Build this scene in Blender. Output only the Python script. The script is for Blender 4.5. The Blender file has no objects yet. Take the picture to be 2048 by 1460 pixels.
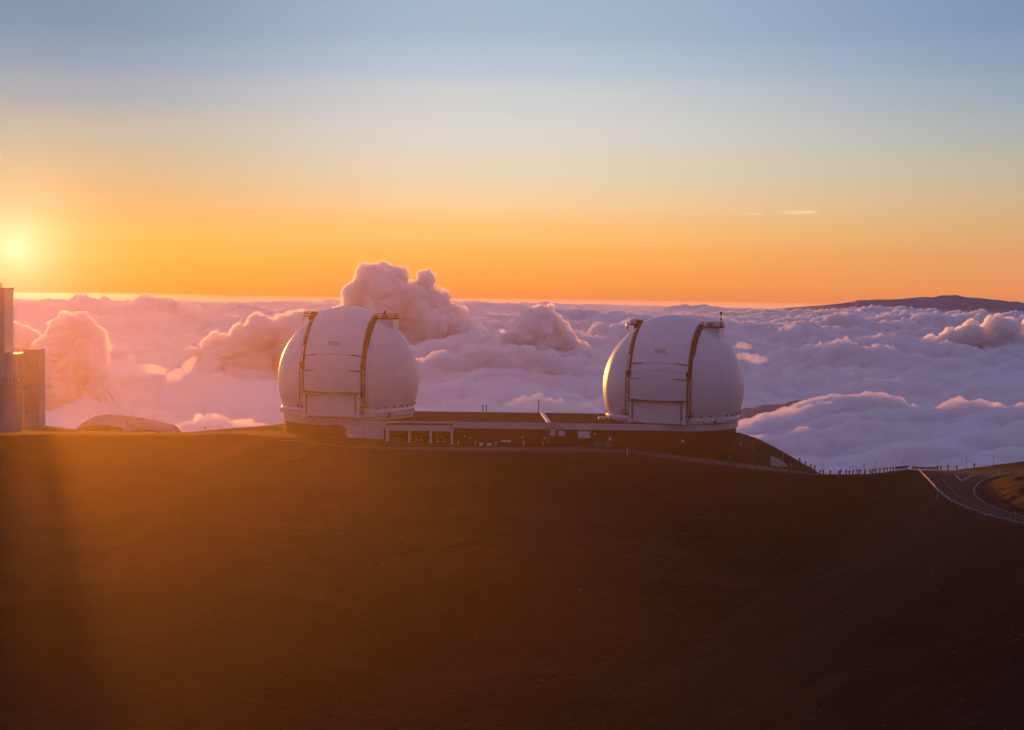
import bpy, bmesh, math, random
import numpy as np
from mathutils import Matrix, Vector
R = math.radians
C = bpy.context.scene.collection
scene = bpy.context.scene

# ------------------------------------------------------------------ camera
F = 3413.3                       # focal length in pixels of the 2048 px wide photograph (60 mm lens)
PITCH = math.atan(210 / F)
ROLL = R(0.75)
cam_d = bpy.data.cameras.new('camera')
cam_d.lens = 60; cam_d.sensor_width = 36
cam_d.clip_start = 0.5; cam_d.clip_end = 600000
cam = bpy.data.objects.new('camera', cam_d); C.objects.link(cam)
CM = Matrix.Rotation(math.pi/2 - PITCH, 4, 'X') @ Matrix.Rotation(ROLL, 4, 'Z')
cam.matrix_world = CM
scene.camera = cam
CR = np.array(CM.to_3x3())

def pdir(px, py):
    d = CR @ np.array(((px-1024)/F, (730-py)/F, -1.0))
    return d/np.linalg.norm(d)
def W(px, py, Y):
    """world point seen at photograph pixel (px, py), Y metres ahead"""
    d = pdir(px, py)
    return Vector(d*(Y/d[1]))
def proj(p):
    q = CR.T @ np.array(p)
    return 1024+F*q[0]/-q[2], 730-F*q[1]/-q[2]

HAZE = 0.87e-4                     # density of the added glare haze, per metre

# ------------------------------------------------------------------ sun and sky
SUN_AZ = -math.atan(994/F)      # left of the view axis
SUN_EL = R(0.15)
sdir = Vector((math.sin(SUN_AZ)*math.cos(SUN_EL), math.cos(SUN_AZ)*math.cos(SUN_EL), math.sin(SUN_EL)))
sun_d = bpy.data.lights.new('sun', 'SUN'); sun_d.energy = 5.0; sun_d.angle = R(0.7)
sun_d.color = (1.0, 0.30, 0.028)
sun = bpy.data.objects.new('sun', sun_d); C.objects.link(sun)
sun.rotation_euler = sdir.to_track_quat('Z', 'Y').to_euler()

def lin(c):
    return tuple(((v/255)/12.92 if v/255 <= 0.04045 else ((v/255+0.055)/1.055)**2.4) for v in c)

world = bpy.data.worlds.new('World'); scene.world = world; world.use_nodes = True
def build_world():
    nt = world.node_tree; N = nt.nodes; L = nt.links; N.clear()
    def math_n(op, a, b=None, c=None, clamp=False):
        n = N.new('ShaderNodeMath'); n.operation = op; n.use_clamp = clamp
        for i, v in enumerate((a, b, c)):
            if v is None: continue
            if hasattr(v, 'links'): L.new(v, n.inputs[i])
            else: n.inputs[i].default_value = v
        return n.outputs[0]
    tc = N.new('ShaderNodeTexCoord').outputs['Generated']
    sep = N.new('ShaderNodeSeparateXYZ'); L.new(tc, sep.inputs[0])
    e = math_n('MULTIPLY', math_n('ARCSINE', sep.outputs[2]), 57.2958)       # elevation, degrees
    dt = N.new('ShaderNodeVectorMath'); dt.operation = 'DOT_PRODUCT'
    L.new(tc, dt.inputs[0]); dt.inputs[1].default_value = sdir
    s = math_n('MULTIPLY', math_n('ARCCOSINE', math_n('MINIMUM', dt.outputs['Value'], 1.0)), 57.2958)   # angle from the sun
    def mrange(v, a, b, smooth=True):
        n = N.new('ShaderNodeMapRange'); n.clamp = True
        n.interpolation_type = 'SMOOTHSTEP' if smooth else 'LINEAR'
        L.new(v, n.inputs[0]); n.inputs[1].default_value = a; n.inputs[2].default_value = b
        return n.outputs[0]
    t = mrange(e, -3, 92, False)
    def ramp(stops):
        r = N.new('ShaderNodeValToRGB'); r.color_ramp.interpolation = 'EASE'
        el = r.color_ramp.elements
        for i, (ang, c) in enumerate(stops):
            p = (ang+3)/95
            q = el[i] if i < 2 else el.new(p)
            q.position = p; q.color = tuple(c)+(1,)
        L.new(t, r.inputs[0]); return r.outputs[0]
    lft = ramp([(-3, lin((130,80,70))), (-1.14, lin((190,120,50))), (-0.5, lin((196,136,60))), (0.1, lin((198,146,74))), (1.1, lin((196,156,96))), (2.0, lin((188,166,118))), (3.0, lin((186,173,142))),
                (4.0, lin((174,175,162))), (5.4, lin((148,165,178))), (6.4, lin((128,156,180))), (7.5, lin((116,146,174))), (14, lin((100,126,168))), (35, lin((100,104,148))), (90, lin((120,114,152)))])
    mid = ramp([(-3, lin((140,95,95))), (-1.26, lin((228,132,76))), (-0.67, lin((238,150,72))), (0.0, lin((244,166,84))), (1.0, lin((246,188,113))), (2.0, lin((239,203,158))), (3.0, lin((224,209,184))),
                (4.2, lin((214,211,204))), (5.4, lin((203,206,207))), (6.6, lin((179,194,209))), (7.7, lin((163,183,204))), (14, lin((120,144,180))), (35, lin((102,106,150))), (90, lin((120,114,152)))])
    rgt = ramp([(-3, lin((110,85,100))), (-1.33, lin((226,134,90))), (-0.8, lin((228,142,94))), (0.2, lin((222,154,101))), (1.2, lin((214,169,120))), (2.2, lin((204,175,140))), (3.24, lin((188,178,158))),
                (4.4, lin((168,173,173))), (5.6, lin((148,164,180))), (6.85, lin((133,154,181))), (7.9, lin((122,145,177))), (14, lin((96,124,166))), (35, lin((100,104,148))), (90, lin((120,114,152)))])
    ant = ramp([(-3, lin((56,52,72))), (0, lin((76,70,96))), (5, lin((96,84,112))), (12, lin((97,95,132))), (25, lin((90,99,146))), (50, lin((108,107,150))), (90, lin((120,114,152)))])
    def mix(f, a, b):
        m = N.new('ShaderNodeMix'); m.data_type = 'RGBA'
        L.new(f, m.inputs[0]); L.new(a, m.inputs[6]); L.new(b, m.inputs[7]); return m.outputs[2]
    hx = math_n('ARCTAN2', sep.outputs[0], sep.outputs[1])
    da = math_n('MULTIPLY', math_n('ARCCOSINE', math_n('COSINE', math_n('SUBTRACT', hx, SUN_AZ))), 57.2958)   # azimuth away from the sun
    col = mix(mrange(da, 1, 15), lft, mid)
    col = mix(mrange(da, 16, 36), col, rgt)
    col = mix(mrange(da, 38, 120), col, ant)
    def add_glow(col, k, c):
        m = N.new('ShaderNodeMix'); m.data_type = 'RGBA'; m.blend_type = 'ADD'; m.inputs[0].default_value = 1
        v = N.new('ShaderNodeVectorMath'); v.operation = 'SCALE'; v.inputs[0].default_value = c; L.new(k, v.inputs[3])
        L.new(col, m.inputs[6]); L.new(v.outputs[0], m.inputs[7]); return m.outputs[2]
    g1 = math_n('POWER', 2.71828, math_n('MULTIPLY', s, -1/1.15))
    g2 = math_n('POWER', 2.71828, math_n('MULTIPLY', s, -1/2.4))
    col = add_glow(col, g1, (0.60, 0.58, 0.50))
    col = add_glow(col, g2, (0.16, 0.07, 0.01))
    # bright clear strip of sky right on the cloud horizon under the sun
    b = math_n('MULTIPLY', mrange(e, -1.55, -1.40), math_n('SUBTRACT', 1.0, mrange(e, -1.33, -1.20)))
    b = math_n('MULTIPLY', b, math_n('SUBTRACT', 1.0, mrange(s, 2.0, 7.0)))
    col = add_glow(col, b, (0.5, 0.45, 0.25))
    # two high streaks of thin cloud in the far sky
    azn = math_n('MULTIPLY', math_n('ARCTAN2', sep.outputs[0], sep.outputs[1]), 57.2958)
    nz = N.new('ShaderNodeTexNoise'); nz.inputs['Scale'].default_value = 60; nz.inputs['Detail'].default_value = 5; L.new(tc, nz.inputs['Vector'])
    nn = math_n('SUBTRACT', nz.outputs[0], .5)
    for (p0, p1, w0, k0) in (((1470, 427.5), (1535, 427.5), .030, .45), ((1545, 426.5), (1642, 423.0), .050, .9)):
        d0 = pdir(*p0); d1 = pdir(*p1); A0, A1 = [math.degrees(math.atan2(d[0], d[1])) for d in (d0, d1)]; E0, E1 = [math.degrees(math.asin(d[2])) for d in (d0, d1)]
        tt = math_n('DIVIDE', math_n('SUBTRACT', azn, A0), A1-A0)
        el = math_n('ADD', math_n('MULTIPLY', tt, E1-E0), E0)
        dd = math_n('DIVIDE', math_n('ADD', math_n('SUBTRACT', e, el), math_n('MULTIPLY', nn, .10)), w0)
        k = math_n('POWER', 2.71828, math_n('MULTIPLY', math_n('MULTIPLY', dd, dd), -1.0))
        ed = math_n('MULTIPLY', mrange(tt, 0.0, .55), math_n('SUBTRACT', 1.0, mrange(tt, .75, 1.0)))
        k = math_n('MULTIPLY', math_n('MULTIPLY', k, ed), math_n('ADD', k0, math_n('MULTIPLY', nn, 1.2)))
        col = add_glow(col, k, (0.16, 0.14, 0.12))
    sky = N.new('ShaderNodeTexSky'); sky.sky_type = 'NISHITA'; sky.sun_disc = False
    sky.sun_elevation = SUN_EL; sky.sun_rotation = SUN_AZ; sky.altitude = 4200; sky.dust_density = 1.5
    bg1 = N.new('ShaderNodeBackground'); L.new(sky.outputs[0], bg1.inputs[0]); bg1.inputs[1].default_value = 0.005
    bg2 = N.new('ShaderNodeBackground'); L.new(col, bg2.inputs[0]); bg2.inputs[1].default_value = 1.0
    ad = N.new('ShaderNodeAddShader'); L.new(bg1.outputs[0], ad.inputs[0]); L.new(bg2.outputs[0], ad.inputs[1])
    out = N.new('ShaderNodeOutputWorld'); L.new(ad.outputs[0], out.inputs[0])
build_world()

scene.view_settings.view_transform = 'Standard'
scene.view_settings.look = 'None'
scene.view_settings.exposure = 0; scene.view_settings.gamma = 1
cy = scene.cycles
cy.max_bounces = 16; cy.diffuse_bounces = 3; cy.glossy_bounces = 2; cy.transmission_bounces = 2
cy.volume_bounces = 16; cy.transparent_max_bounces = 24
cy.use_denoising = True
try: cy.denoiser = 'OPENIMAGEDENOISE'
except Exception: pass
cy.sample_clamp_indirect = 4

# ------------------------------------------------------------------ numpy noise
_rng = np.random.RandomState(7)
_perm = _rng.permutation(256).astype(np.int64); _perm = np.concatenate([_perm]*3)
_g = _rng.normal(size=(256, 3)); _g /= np.linalg.norm(_g, axis=1)[:, None]
def perlin(P):
    i = np.floor(P).astype(np.int64); f = P-i; i &= 255
    u = f*f*f*(f*(f*6-15)+10)
    r = 0
    for dx in (0, 1):
        wx = u[:, 0] if dx else 1-u[:, 0]
        for dy in (0, 1):
            wy = u[:, 1] if dy else 1-u[:, 1]
            for dz in (0, 1):
                wz = u[:, 2] if dz else 1-u[:, 2]
                h = _perm[_perm[_perm[(i[:, 0]+dx) & 255]+((i[:, 1]+dy) & 255)]+((i[:, 2]+dz) & 255)]
                g = _g[h]
                r = r+wx*wy*wz*(g[:, 0]*(f[:, 0]-dx)+g[:, 1]*(f[:, 1]-dy)+g[:, 2]*(f[:, 2]-dz))
    return r*1.6
def fbm(P, o=4, gain=.5):
    r = 0; a = 1; s = 0
    for k in range(o):
        r = r+a*perlin(P*2**k+17.3*k); s += a; a *= gain
    return r/s
def billow(P, o=4, gain=.5):
    """0 in the creases, 1 on the round tops"""
    r = 0; a = 1; s = 0
    for k in range(o):
        r = r+a*np.minimum(1, np.abs(perlin(P*2**k+9.7*k))*2.0); s += a; a *= gain
    return r/s

# ------------------------------------------------------------------ clouds
def cloud_mat(name, density, g, col=(1, 1, 1)):
    m = bpy.data.materials.new(name); m.use_nodes = True
    N = m.node_tree.nodes; L = m.node_tree.links; N.clear()
    v = N.new('ShaderNodeVolumeScatter'); v.inputs['Color'].default_value = tuple(col)+(1,)
    v.inputs['Density'].default_value = density; v.inputs['Anisotropy'].default_value = g
    o = N.new('ShaderNodeOutputMaterial'); L.new(v.outputs[0], o.inputs['Volume'])
    return m
RE = 6371000.0
def deck_z(d): return -d*d/(2*RE)

def mesh_obj(name, V, Fc, mat, smooth=True):
    me = bpy.data.meshes.new(name)
    V = np.asarray(V, np.float32); Fc = np.asarray(Fc, np.int32)
    me.vertices.add(len(V)); me.vertices.foreach_set('co', V.ravel())
    n = Fc.shape[1]
    me.loops.add(Fc.size); me.loops.foreach_set('vertex_index', Fc.ravel())
    me.polygons.add(len(Fc)); me.polygons.foreach_set('loop_start', np.arange(0, Fc.size, n, dtype=np.int32))
    me.update(calc_edges=True); me.validate()
    me.polygons.foreach_set('use_smooth', np.full(len(me.polygons), smooth))
    me.materials.append(mat)
    o = bpy.data.objects.new(name, me); C.objects.link(o)
    return o

def grid_faces(n, m, flip=False):
    a = np.arange(n*m).reshape(n, m)
    q = np.stack([a[:-1, :-1], a[:-1, 1:], a[1:, 1:], a[1:, :-1]], -1).reshape(-1, 4)
    return q[:, ::-1] if flip else q

def polar_cloud(name, az0, az1, d0, d1, na, nd, hfun, mat, thick):
    """closed cloud layer: fan shaped grid with its top from hfun(x, y, d) and a flat underside"""
    az = np.linspace(R(az0), R(az1), na)
    d = d0*(d1/d0)**np.linspace(0, 1, nd)
    D, A = np.meshgrid(d, az, indexing='ij')
    X = D*np.sin(A); Y = D*np.cos(A)
    Z = hfun(X.ravel(), Y.ravel(), D.ravel()).reshape(X.shape)+deck_z(D)
    top = np.stack([X, Y, Z], -1).reshape(-1, 3)
    bot = top.copy(); bot[:, 2] = (deck_z(D).ravel())-thick
    V = np.concatenate([top, bot]); n = nd*na
    Ft = grid_faces(nd, na); Fb = grid_faces(nd, na, True)+n
    idx = np.arange(n).reshape(nd, na)
    loop = np.concatenate([idx[0, :-1], idx[:-1, -1], idx[-1, :0:-1], idx[:0:-1, 0]])
    nxt = np.roll(loop, -1)
    Fs = np.stack([nxt, loop, loop+n, nxt+n], -1)
    return mesh_obj(name, V, np.concatenate([Ft, Fb, Fs]), mat)

def tag(o, label=None, cat=None, group=None, kind=None):
    if label: o['label'] = label
    if cat: o['category'] = cat
    if group: o['group'] = group
    if kind: o['kind'] = kind
    return o

def P3(x, y, s, z=0.0):
    return np.stack([x/s, y/s, np.full_like(x, z)], -1)
def remesh(me, voxel):
    o = bpy.data.objects.new('tmp', me); C.objects.link(o)
    md = o.modifiers.new('r', 'REMESH'); md.mode = 'VOXEL'; md.voxel_size = voxel
    m2 = bpy.data.meshes.new_from_object(o.evaluated_get(bpy.context.evaluated_depsgraph_get()))
    bpy.data.objects.remove(o); bpy.data.meshes.remove(me); return m2
def puff_cloud(spheres, name, mat, disp, size, voxel, seed=0, one=True):
    """spheres: (x, y, z, r) world; union remeshed and crumpled by billow noise"""
    base = bmesh.new(); bmesh.ops.create_icosphere(base, subdivisions=2, radius=1)
    bv = np.array([v.co[:] for v in base.verts]); bf = np.array([[v.index for v in f.verts] for f in base.faces]); base.free()
    S = np.array(spheres); V = (bv[None]*S[:, None, 3:4]+S[:, None, :3]).reshape(-1, 3)
    cen = S[:, :3].mean(0); V -= cen
    Fc = (bf[None]+np.arange(len(S))[:, None, None]*len(bv)).reshape(-1, 3)
    me = bpy.data.meshes.new('tmp'); me.from_pydata(V.tolist(), [], Fc.tolist())
    m2 = remesh(me, voxel*1.35)
    def push(m, fn):
        n = len(m.vertices); co = np.empty(n*3); m.vertices.foreach_get('co', co); co = co.reshape(-1, 3)
        no = np.empty(n*3); m.vertices.foreach_get('normal', no); no = no.reshape(-1, 3)
        co = co+no*fn(co)[:, None]; m.vertices.foreach_set('co', co.ravel()); m.update()
    push(m2, lambda co: disp*(billow(co/size+seed*3.1, 3, .5)-.1)+disp*.8*np.maximum(fbm(co/(size*3)+seed*1.7, 2), -.12))
    m2 = remesh(m2, voxel)
    push(m2, lambda co: disp*.42*(billow(co/(size*.30)+seed*5.3, 4, .62)-.3))
    m2.polygons.foreach_set('use_smooth', np.full(len(m2.polygons), True))
    m2.name = name; m2.materials.clear(); m2.materials.append(mat)
    o = bpy.data.objects.new(name, m2); C.objects.link(o); o.location = cen
    if one:                         # keep the largest piece only
        bm = bmesh.new(); bm.from_mesh(m2); bm.verts.ensure_lookup_table(); seen = set(); best = []
        for v in bm.verts:
            if v.index in seen: continue
            st = [v]; seen.add(v.index); comp = []
            while st:
                a = st.pop(); comp.append(a)
                for e in a.link_edges:
                    w = e.other_vert(a)
                    if w.index not in seen: seen.add(w.index); st.append(w)
            if len(comp) > len(best): best = comp
        keep = {v.index for v in best}
        bmesh.ops.delete(bm, geom=[v for v in bm.verts if v.index not in keep], context='VERTS'); bm.to_mesh(m2); bm.free()
    return o

def column_cloud(blobs, Y, name, mat, seed, squash=1.0, n_child=18, disp=.38):
    """blobs: (px, py, rpx) outline balls at distance Y; children balls scattered on them"""
    rnd = random.Random(seed); sp = []
    for (px, py, r) in blobs:
        c = W(px, py, Y*(1+rnd.uniform(-.012, .012))); rr = r/F*Y
        sp.append((c.x, c.y, c.z, rr))
        for k in range(n_child):
            v = Vector((rnd.gauss(0, 1), rnd.gauss(0, .8), rnd.gauss(0.2, 1))).normalized()
            q = c+v*rr*rnd.uniform(.75, 1.0); r2 = rr*rnd.uniform(.24, .45)
            sp.append((q.x, q.y, q.z, r2))
    rm = sum(b[2] for b in blobs)/len(blobs)/F*Y
    return puff_cloud(sp, name, mat, rm*disp, rm*.8, max(rm/18, 1.7/F*Y), seed)

# ------------------------------------------------------------------ materials
def pmat(name, col, rough=.6, metal=0.0, noise=None, bump=None, coat=0.0, spec=.5):
    """noise: (scale, amount, colour2)   bump: (scale, strength, distance)"""
    m = bpy.data.materials.new(name); m.use_nodes = True
    nt = m.node_tree; N = nt.nodes; L = nt.links
    b = N['Principled BSDF']; b.inputs['Base Color'].default_value = tuple(col)+(1,)
    b.inputs['Roughness'].default_value = rough; b.inputs['Metallic'].default_value = metal
    b.inputs['Specular IOR Level'].default_value = spec
    b.inputs['Coat Weight'].default_value = coat
    tc = N.new('ShaderNodeTexCoord')
    if noise:
        n = N.new('ShaderNodeTexNoise'); n.inputs['Scale'].default_value = noise[0]; n.inputs['Detail'].default_value = 8
        n.inputs['Roughness'].default_value = .65
        L.new(tc.outputs['Object'], n.inputs['Vector'])
        mr = N.new('ShaderNodeMapRange'); mr.inputs[1].default_value = .35; mr.inputs[2].default_value = .68
        mr.inputs[4].default_value = noise[1]; L.new(n.outputs[0], mr.inputs[0])
        mx = N.new('ShaderNodeMix'); mx.data_type = 'RGBA'; L.new(mr.outputs[0], mx.inputs[0])
        mx.inputs[6].default_value = tuple(col)+(1,); mx.inputs[7].default_value = tuple(noise[2])+(1,)
        L.new(mx.outputs[2], b.inputs['Base Color'])
    if bump:
        n = N.new('ShaderNodeTexNoise'); n.inputs['Scale'].default_value = bump[0]; n.inputs['Detail'].default_value = 8
        L.new(tc.outputs['Object'], n.inputs['Vector'])
        bp = N.new('ShaderNodeBump'); bp.inputs['Strength'].default_value = bump[1]; bp.inputs['Distance'].default_value = bump[2]
        L.new(n.outputs[0], bp.inputs['Height']); L.new(bp.outputs[0], b.inputs['Normal'])
    return m
M = {
 'white': pmat('white_paint', (.74,.74,.75), .38, noise=(.35,.5,(.66,.65,.65)), bump=(.25,.25,.15)),
 'white2': pmat('white_panel', (.70,.70,.71), .5, noise=(.8,.6,(.60,.585,.57)), bump=(.8,.15,.05)),
 'fascia': pmat('cream_fascia', (.62,.58,.55), .6, noise=(.5,.7,(.50,.45,.42))),
 'brown': pmat('brown_wall', (.07,.033,.022), .9, spec=.1, noise=(.4,.8,(.045,.022,.016))),
 'roof': pmat('brown_roof', (.045,.022,.016), .95, spec=.05, noise=(.3,.8,(.03,.016,.012))),
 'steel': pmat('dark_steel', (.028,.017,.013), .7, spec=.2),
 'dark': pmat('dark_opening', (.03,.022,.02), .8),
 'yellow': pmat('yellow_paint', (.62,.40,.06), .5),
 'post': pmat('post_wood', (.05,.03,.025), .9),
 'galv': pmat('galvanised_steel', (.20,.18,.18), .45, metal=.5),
 'grey': pmat('grey_panel', (.40,.36,.36), .6, noise=(.3,.6,(.33,.29,.29))),
 'silver': pmat('silver_cladding', (.52,.50,.50), .38, metal=.5, noise=(.15,.6,(.42,.4,.4))),
 'asphalt': pmat('asphalt', (.046,.032,.029), .9, spec=.1, noise=(.25,.9,(.026,.017,.015)), bump=(3,.5,.1)),
 'asphalt_worn': pmat('worn_asphalt', (.105,.08,.076), .9, spec=.1, noise=(.15,.9,(.07,.05,.047)), bump=(3,.5,.1)),
 'paint': pmat('road_paint', (.26,.22,.21), .8, noise=(1.2,1.,(.09,.07,.065))),
 'concrete': pmat('concrete', (.28,.22,.20), .9, noise=(.5,.9,(.17,.12,.10))),
 'glass': pmat('dark_glass', (.03,.035,.045), .08),
 'rubber': pmat('rubber', (.02,.02,.02), .8),
 'car_white': pmat('car_paint_white', (.75,.75,.76), .25, coat=.5),
 'car_dark': pmat('car_paint_dark', (.05,.055,.07), .25, coat=.5),
 'fabric': pmat('grey_roof_sheet', (.30,.23,.25), .9, spec=.05, noise=(.08,.6,(.28,.22,.24))),
 'rock': pmat('cinder_rock', (.06,.032,.022), .9, noise=(.7,.9,(.10,.06,.05))),
 'mirror': pmat('polished_reflector', (.8,.78,.74), .22, metal=.9),
}
def cinder():
    m = bpy.data.materials.new('cinder_ground'); m.use_nodes = True
    nt = m.node_tree; N = nt.nodes; L = nt.links; b = N['Principled BSDF']
    b.inputs['Roughness'].default_value = .95; b.inputs['Specular IOR Level'].default_value = .15
    tc = N.new('ShaderNodeTexCoord')
    def noise(scale, det, vec=None, rough=.6):
        n = N.new('ShaderNodeTexNoise'); n.inputs['Scale'].default_value = scale; n.inputs['Detail'].default_value = det
        n.inputs['Roughness'].default_value = rough; L.new(vec or tc.outputs['Object'], n.inputs['Vector']); return n.outputs[0]
    mp = N.new('ShaderNodeMapping'); L.new(tc.outputs['Object'], mp.inputs[0])
    mp.inputs['Rotation'].default_value = (0, 0, R(-35)); mp.inputs['Scale'].default_value = (.25, 1.3, 1)
    streak = noise(.11, 9, mp.outputs[0], .7)
    big = noise(.02, 6)
    fine = noise(2.2, 6, None, .75)
    def mixc(f, a, c, lo, hi):
        mr = N.new('ShaderNodeMapRange'); mr.inputs[1].default_value = lo; mr.inputs[2].default_value = hi; L.new(f, mr.inputs[0])
        mx = N.new('ShaderNodeMix'); mx.data_type = 'RGBA'; L.new(mr.outputs[0], mx.inputs[0])
        if hasattr(a, 'links'): L.new(a, mx.inputs[6])
        else: mx.inputs[6].default_value = tuple(a)+(1,)
        mx.inputs[7].default_value = tuple(c)+(1,); return mx.outputs[2]
    c = mixc(streak, (.018,.0055,.003), (.062,.025,.015), .40, .62)
    c = mixc(big, c, (.030,.0075,.0035), .42, .66)
    mrf = N.new('ShaderNodeMapRange'); mrf.inputs[1].default_value=.3; mrf.inputs[2].default_value=.7; mrf.inputs[3].default_value=.2; mrf.inputs[4].default_value=1.2
    L.new(fine, mrf.inputs[0])
    vm = N.new('ShaderNodeVectorMath'); vm.operation='SCALE'; L.new(c, vm.inputs[0]); L.new(mrf.outputs[0], vm.inputs[3])
    L.new(vm.outputs[0], b.inputs['Base Color'])
    b1 = N.new('ShaderNodeBump'); b1.inputs['Strength'].default_value=.9; b1.inputs['Distance'].default_value=1.8; L.new(streak, b1.inputs['Height'])
    b2 = N.new('ShaderNodeBump'); b2.inputs['Strength'].default_value=.9; b2.inputs['Distance'].default_value=.35; L.new(fine, b2.inputs['Height'])
    L.new(b1.outputs[0], b2.inputs['Normal']); L.new(b2.outputs[0], b.inputs['Normal'])
    return m
M['cinder'] = cinder()

# ------------------------------------------------------------------ mesh building
class MB:
    def __init__(s): s.bm = bmesh.new()
    def box(s, x0, x1, y0, y1, z0, z1, bev=0):
        r = bmesh.ops.create_cube(s.bm, size=1)
        for v in r['verts']:
            v.co = Vector((x0 if v.co.x < 0 else x1, y0 if v.co.y < 0 else y1, z0 if v.co.z < 0 else z1))
        if bev:
            es = {e for v in r['verts'] for e in v.link_edges}
            bmesh.ops.bevel(s.bm, geom=list(es), offset=bev, segments=2, affect='EDGES')
        return s
    def tube(s, a, b, r, n=8, r2=None):
        a = Vector(a); b = Vector(b); d = b-a; r2 = r if r2 is None else r2
        q = d.to_track_quat('Z', 'Y').to_matrix()
        A = [s.bm.verts.new(a+q @ Vector((r*math.cos(2*math.pi*i/n), r*math.sin(2*math.pi*i/n), 0))) for i in range(n)]
        B = [s.bm.verts.new(b+q @ Vector((r2*math.cos(2*math.pi*i/n), r2*math.sin(2*math.pi*i/n), 0))) for i in range(n)]
        for i in range(n): s.bm.faces.new((A[i], A[(i+1) % n], B[(i+1) % n], B[i]))
        s.bm.faces.new(A[::-1]); s.bm.faces.new(B); return s
    def path(s, pts, r, n=6):
        for a, b in zip(pts[:-1], pts[1:]): s.tube(a, b, r, n)
        return s
    def ball(s, c, r, sub=2, sc=(1, 1, 1)):
        bmesh.ops.create_icosphere(s.bm, subdivisions=sub, radius=1, matrix=Matrix.Translation(c) @ Matrix.Diagonal((r*sc[0], r*sc[1], r*sc[2], 1)))
        return s
    def lathe(s, prof, n=96, a0=0, a1=2*math.pi, close=None):
        full = abs(a1-a0-2*math.pi) < 1e-6
        rings = []
        m = n if full else n+1
        for i in range(m):
            a = a0+(a1-a0)*i/n
            rings.append([s.bm.verts.new((p[0]*math.sin(a), -p[0]*math.cos(a), p[1])) for p in prof])
        for i in range(n):
            A = rings[i]; B = rings[(i+1) % m]
            for k in range(len(prof)-1): s.bm.faces.new((A[k], B[k], B[k+1], A[k+1]))
        return s
    def strip(s, rows, thick):
        """rows: list of rows of (outer, inner) points -> solid slab"""
        n = len(rows); m = len(rows[0])
        O = [[s.bm.verts.new(p[0]) for p in r] for r in rows]; I = [[s.bm.verts.new(p[1]) for p in r] for r in rows]
        for i in range(n-1):
            for k in range(m-1):
                s.bm.faces.new((O[i][k], O[i][k+1], O[i+1][k+1], O[i+1][k]))
                s.bm.faces.new((I[i][k], I[i+1][k], I[i+1][k+1], I[i][k+1]))
        for i in range(n-1):
            s.bm.faces.new((O[i][0], O[i+1][0], I[i+1][0], I[i][0])); s.bm.faces.new((O[i][-1], I[i][-1], I[i+1][-1], O[i+1][-1]))
        for k in range(m-1):
            s.bm.faces.new((O[0][k], I[0][k], I[0][k+1], O[0][k+1])); s.bm.faces.new((O[-1][k], O[-1][k+1], I[-1][k+1], I[-1][k]))
        return s
    def prism(s, poly, z0, z1):
        A = [s.bm.verts.new((p[0], p[1], z0)) for p in poly]; B = [s.bm.verts.new((p[0], p[1], z1)) for p in poly]
        n = len(poly)
        s.bm.faces.new(A[::-1]); s.bm.faces.new(B)
        for i in range(n): s.bm.faces.new((A[i], A[(i+1) % n], B[(i+1) % n], B[i]))
        return s
    def build(s, name, mat, parent=None, smooth=False, loc=None, label=None):
        bmesh.ops.recalc_face_normals(s.bm, faces=s.bm.faces)
        me = bpy.data.meshes.new(name); s.bm.to_mesh(me); s.bm.free(); me.materials.append(M[mat] if isinstance(mat, str) else mat)
        if smooth:
            me.polygons.foreach_set('use_smooth', np.full(len(me.polygons), True))
            if smooth != 'all': me.set_sharp_from_angle(angle=R(35))
        o = bpy.data.objects.new(name, me); C.objects.link(o)
        if parent: o.parent = parent
        if loc is not None: o.location = loc
        if label: o['label'] = label
        return o
def empty(name, loc, rz, label, cat, group=None):
    o = bpy.data.objects.new(name, None); C.objects.link(o)
    o.location = loc; o.rotation_euler = (0, 0, rz); o.empty_display_size = 1
    return tag(o, label, cat, group)
def copy_tree(o, parent=None):
    c = o.copy(); C.objects.link(c); c.parent = parent
    for ch in list(o.children): copy_tree(ch, c)
    return c

# ------------------------------------------------------------------ ground
front = [(-900,900,450),(-200,872,430),(0,871,428),(90,869,430),(180,870,432),(360,871,434),(450,867,432),(568,875,421),(640,889,414),(700,896,411),(770,901,410),(1000,904,410),
         (1250,908,410),(1350,923,408),(1450,935,406),(1530,943,405),(1600,949,404),(1640,950.5,405),(1690,950.5,406),(1740,950,408),(1780,945,410),(1815,941,412),(1838,943,413),
         (1852,960,399),(1870,980,383),(1900,1005,363),(1940,1022,350),(1990,1037,339),(2048,1053,328),(2300,1120,300),(2800,1300,262)]
back = [(3200,980,430),(2300,905,466),(2048,923,452),(1960,934,442),(1905,941,430),(1850,941,418),(1815,938.5,418),(1780,943,418),(1740,947.7,416),(1690,948.7,414),(1640,948.3,414),(1605,944,425),
        (1588,930,440),(1570,915,450),(1550,899,458),(1530,886,464),(1505,873,470),(1478,865,474),(1430,858,482),(1200,850,495),(830,846,495),(640,843,486),(568,846,476),(540,850,462),(500,853,456),(450,857,450),
        (360,865,442),(270,864,443),(180,862,446),(120,856,450),(90,852,454),(0,850,458),(-200,850,462),(-900,880,480)]
def densify(pts, step=2.0):
    out = []
    P = [np.array(W(*p)) for p in pts]
    for a, b in zip(P[:-1], P[1:]):
        n = max(1, int(np.linalg.norm(b-a)/step))
        for k in range(n): out.append(a+(b-a)*k/n)
    out.append(P[-1]); return np.array(out)
FR = densify(front); BK = densify(back)
BND = np.concatenate([FR, BK]); NF = len(FR)
POLY = np.concatenate([FR, BK])[:, :2]
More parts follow.
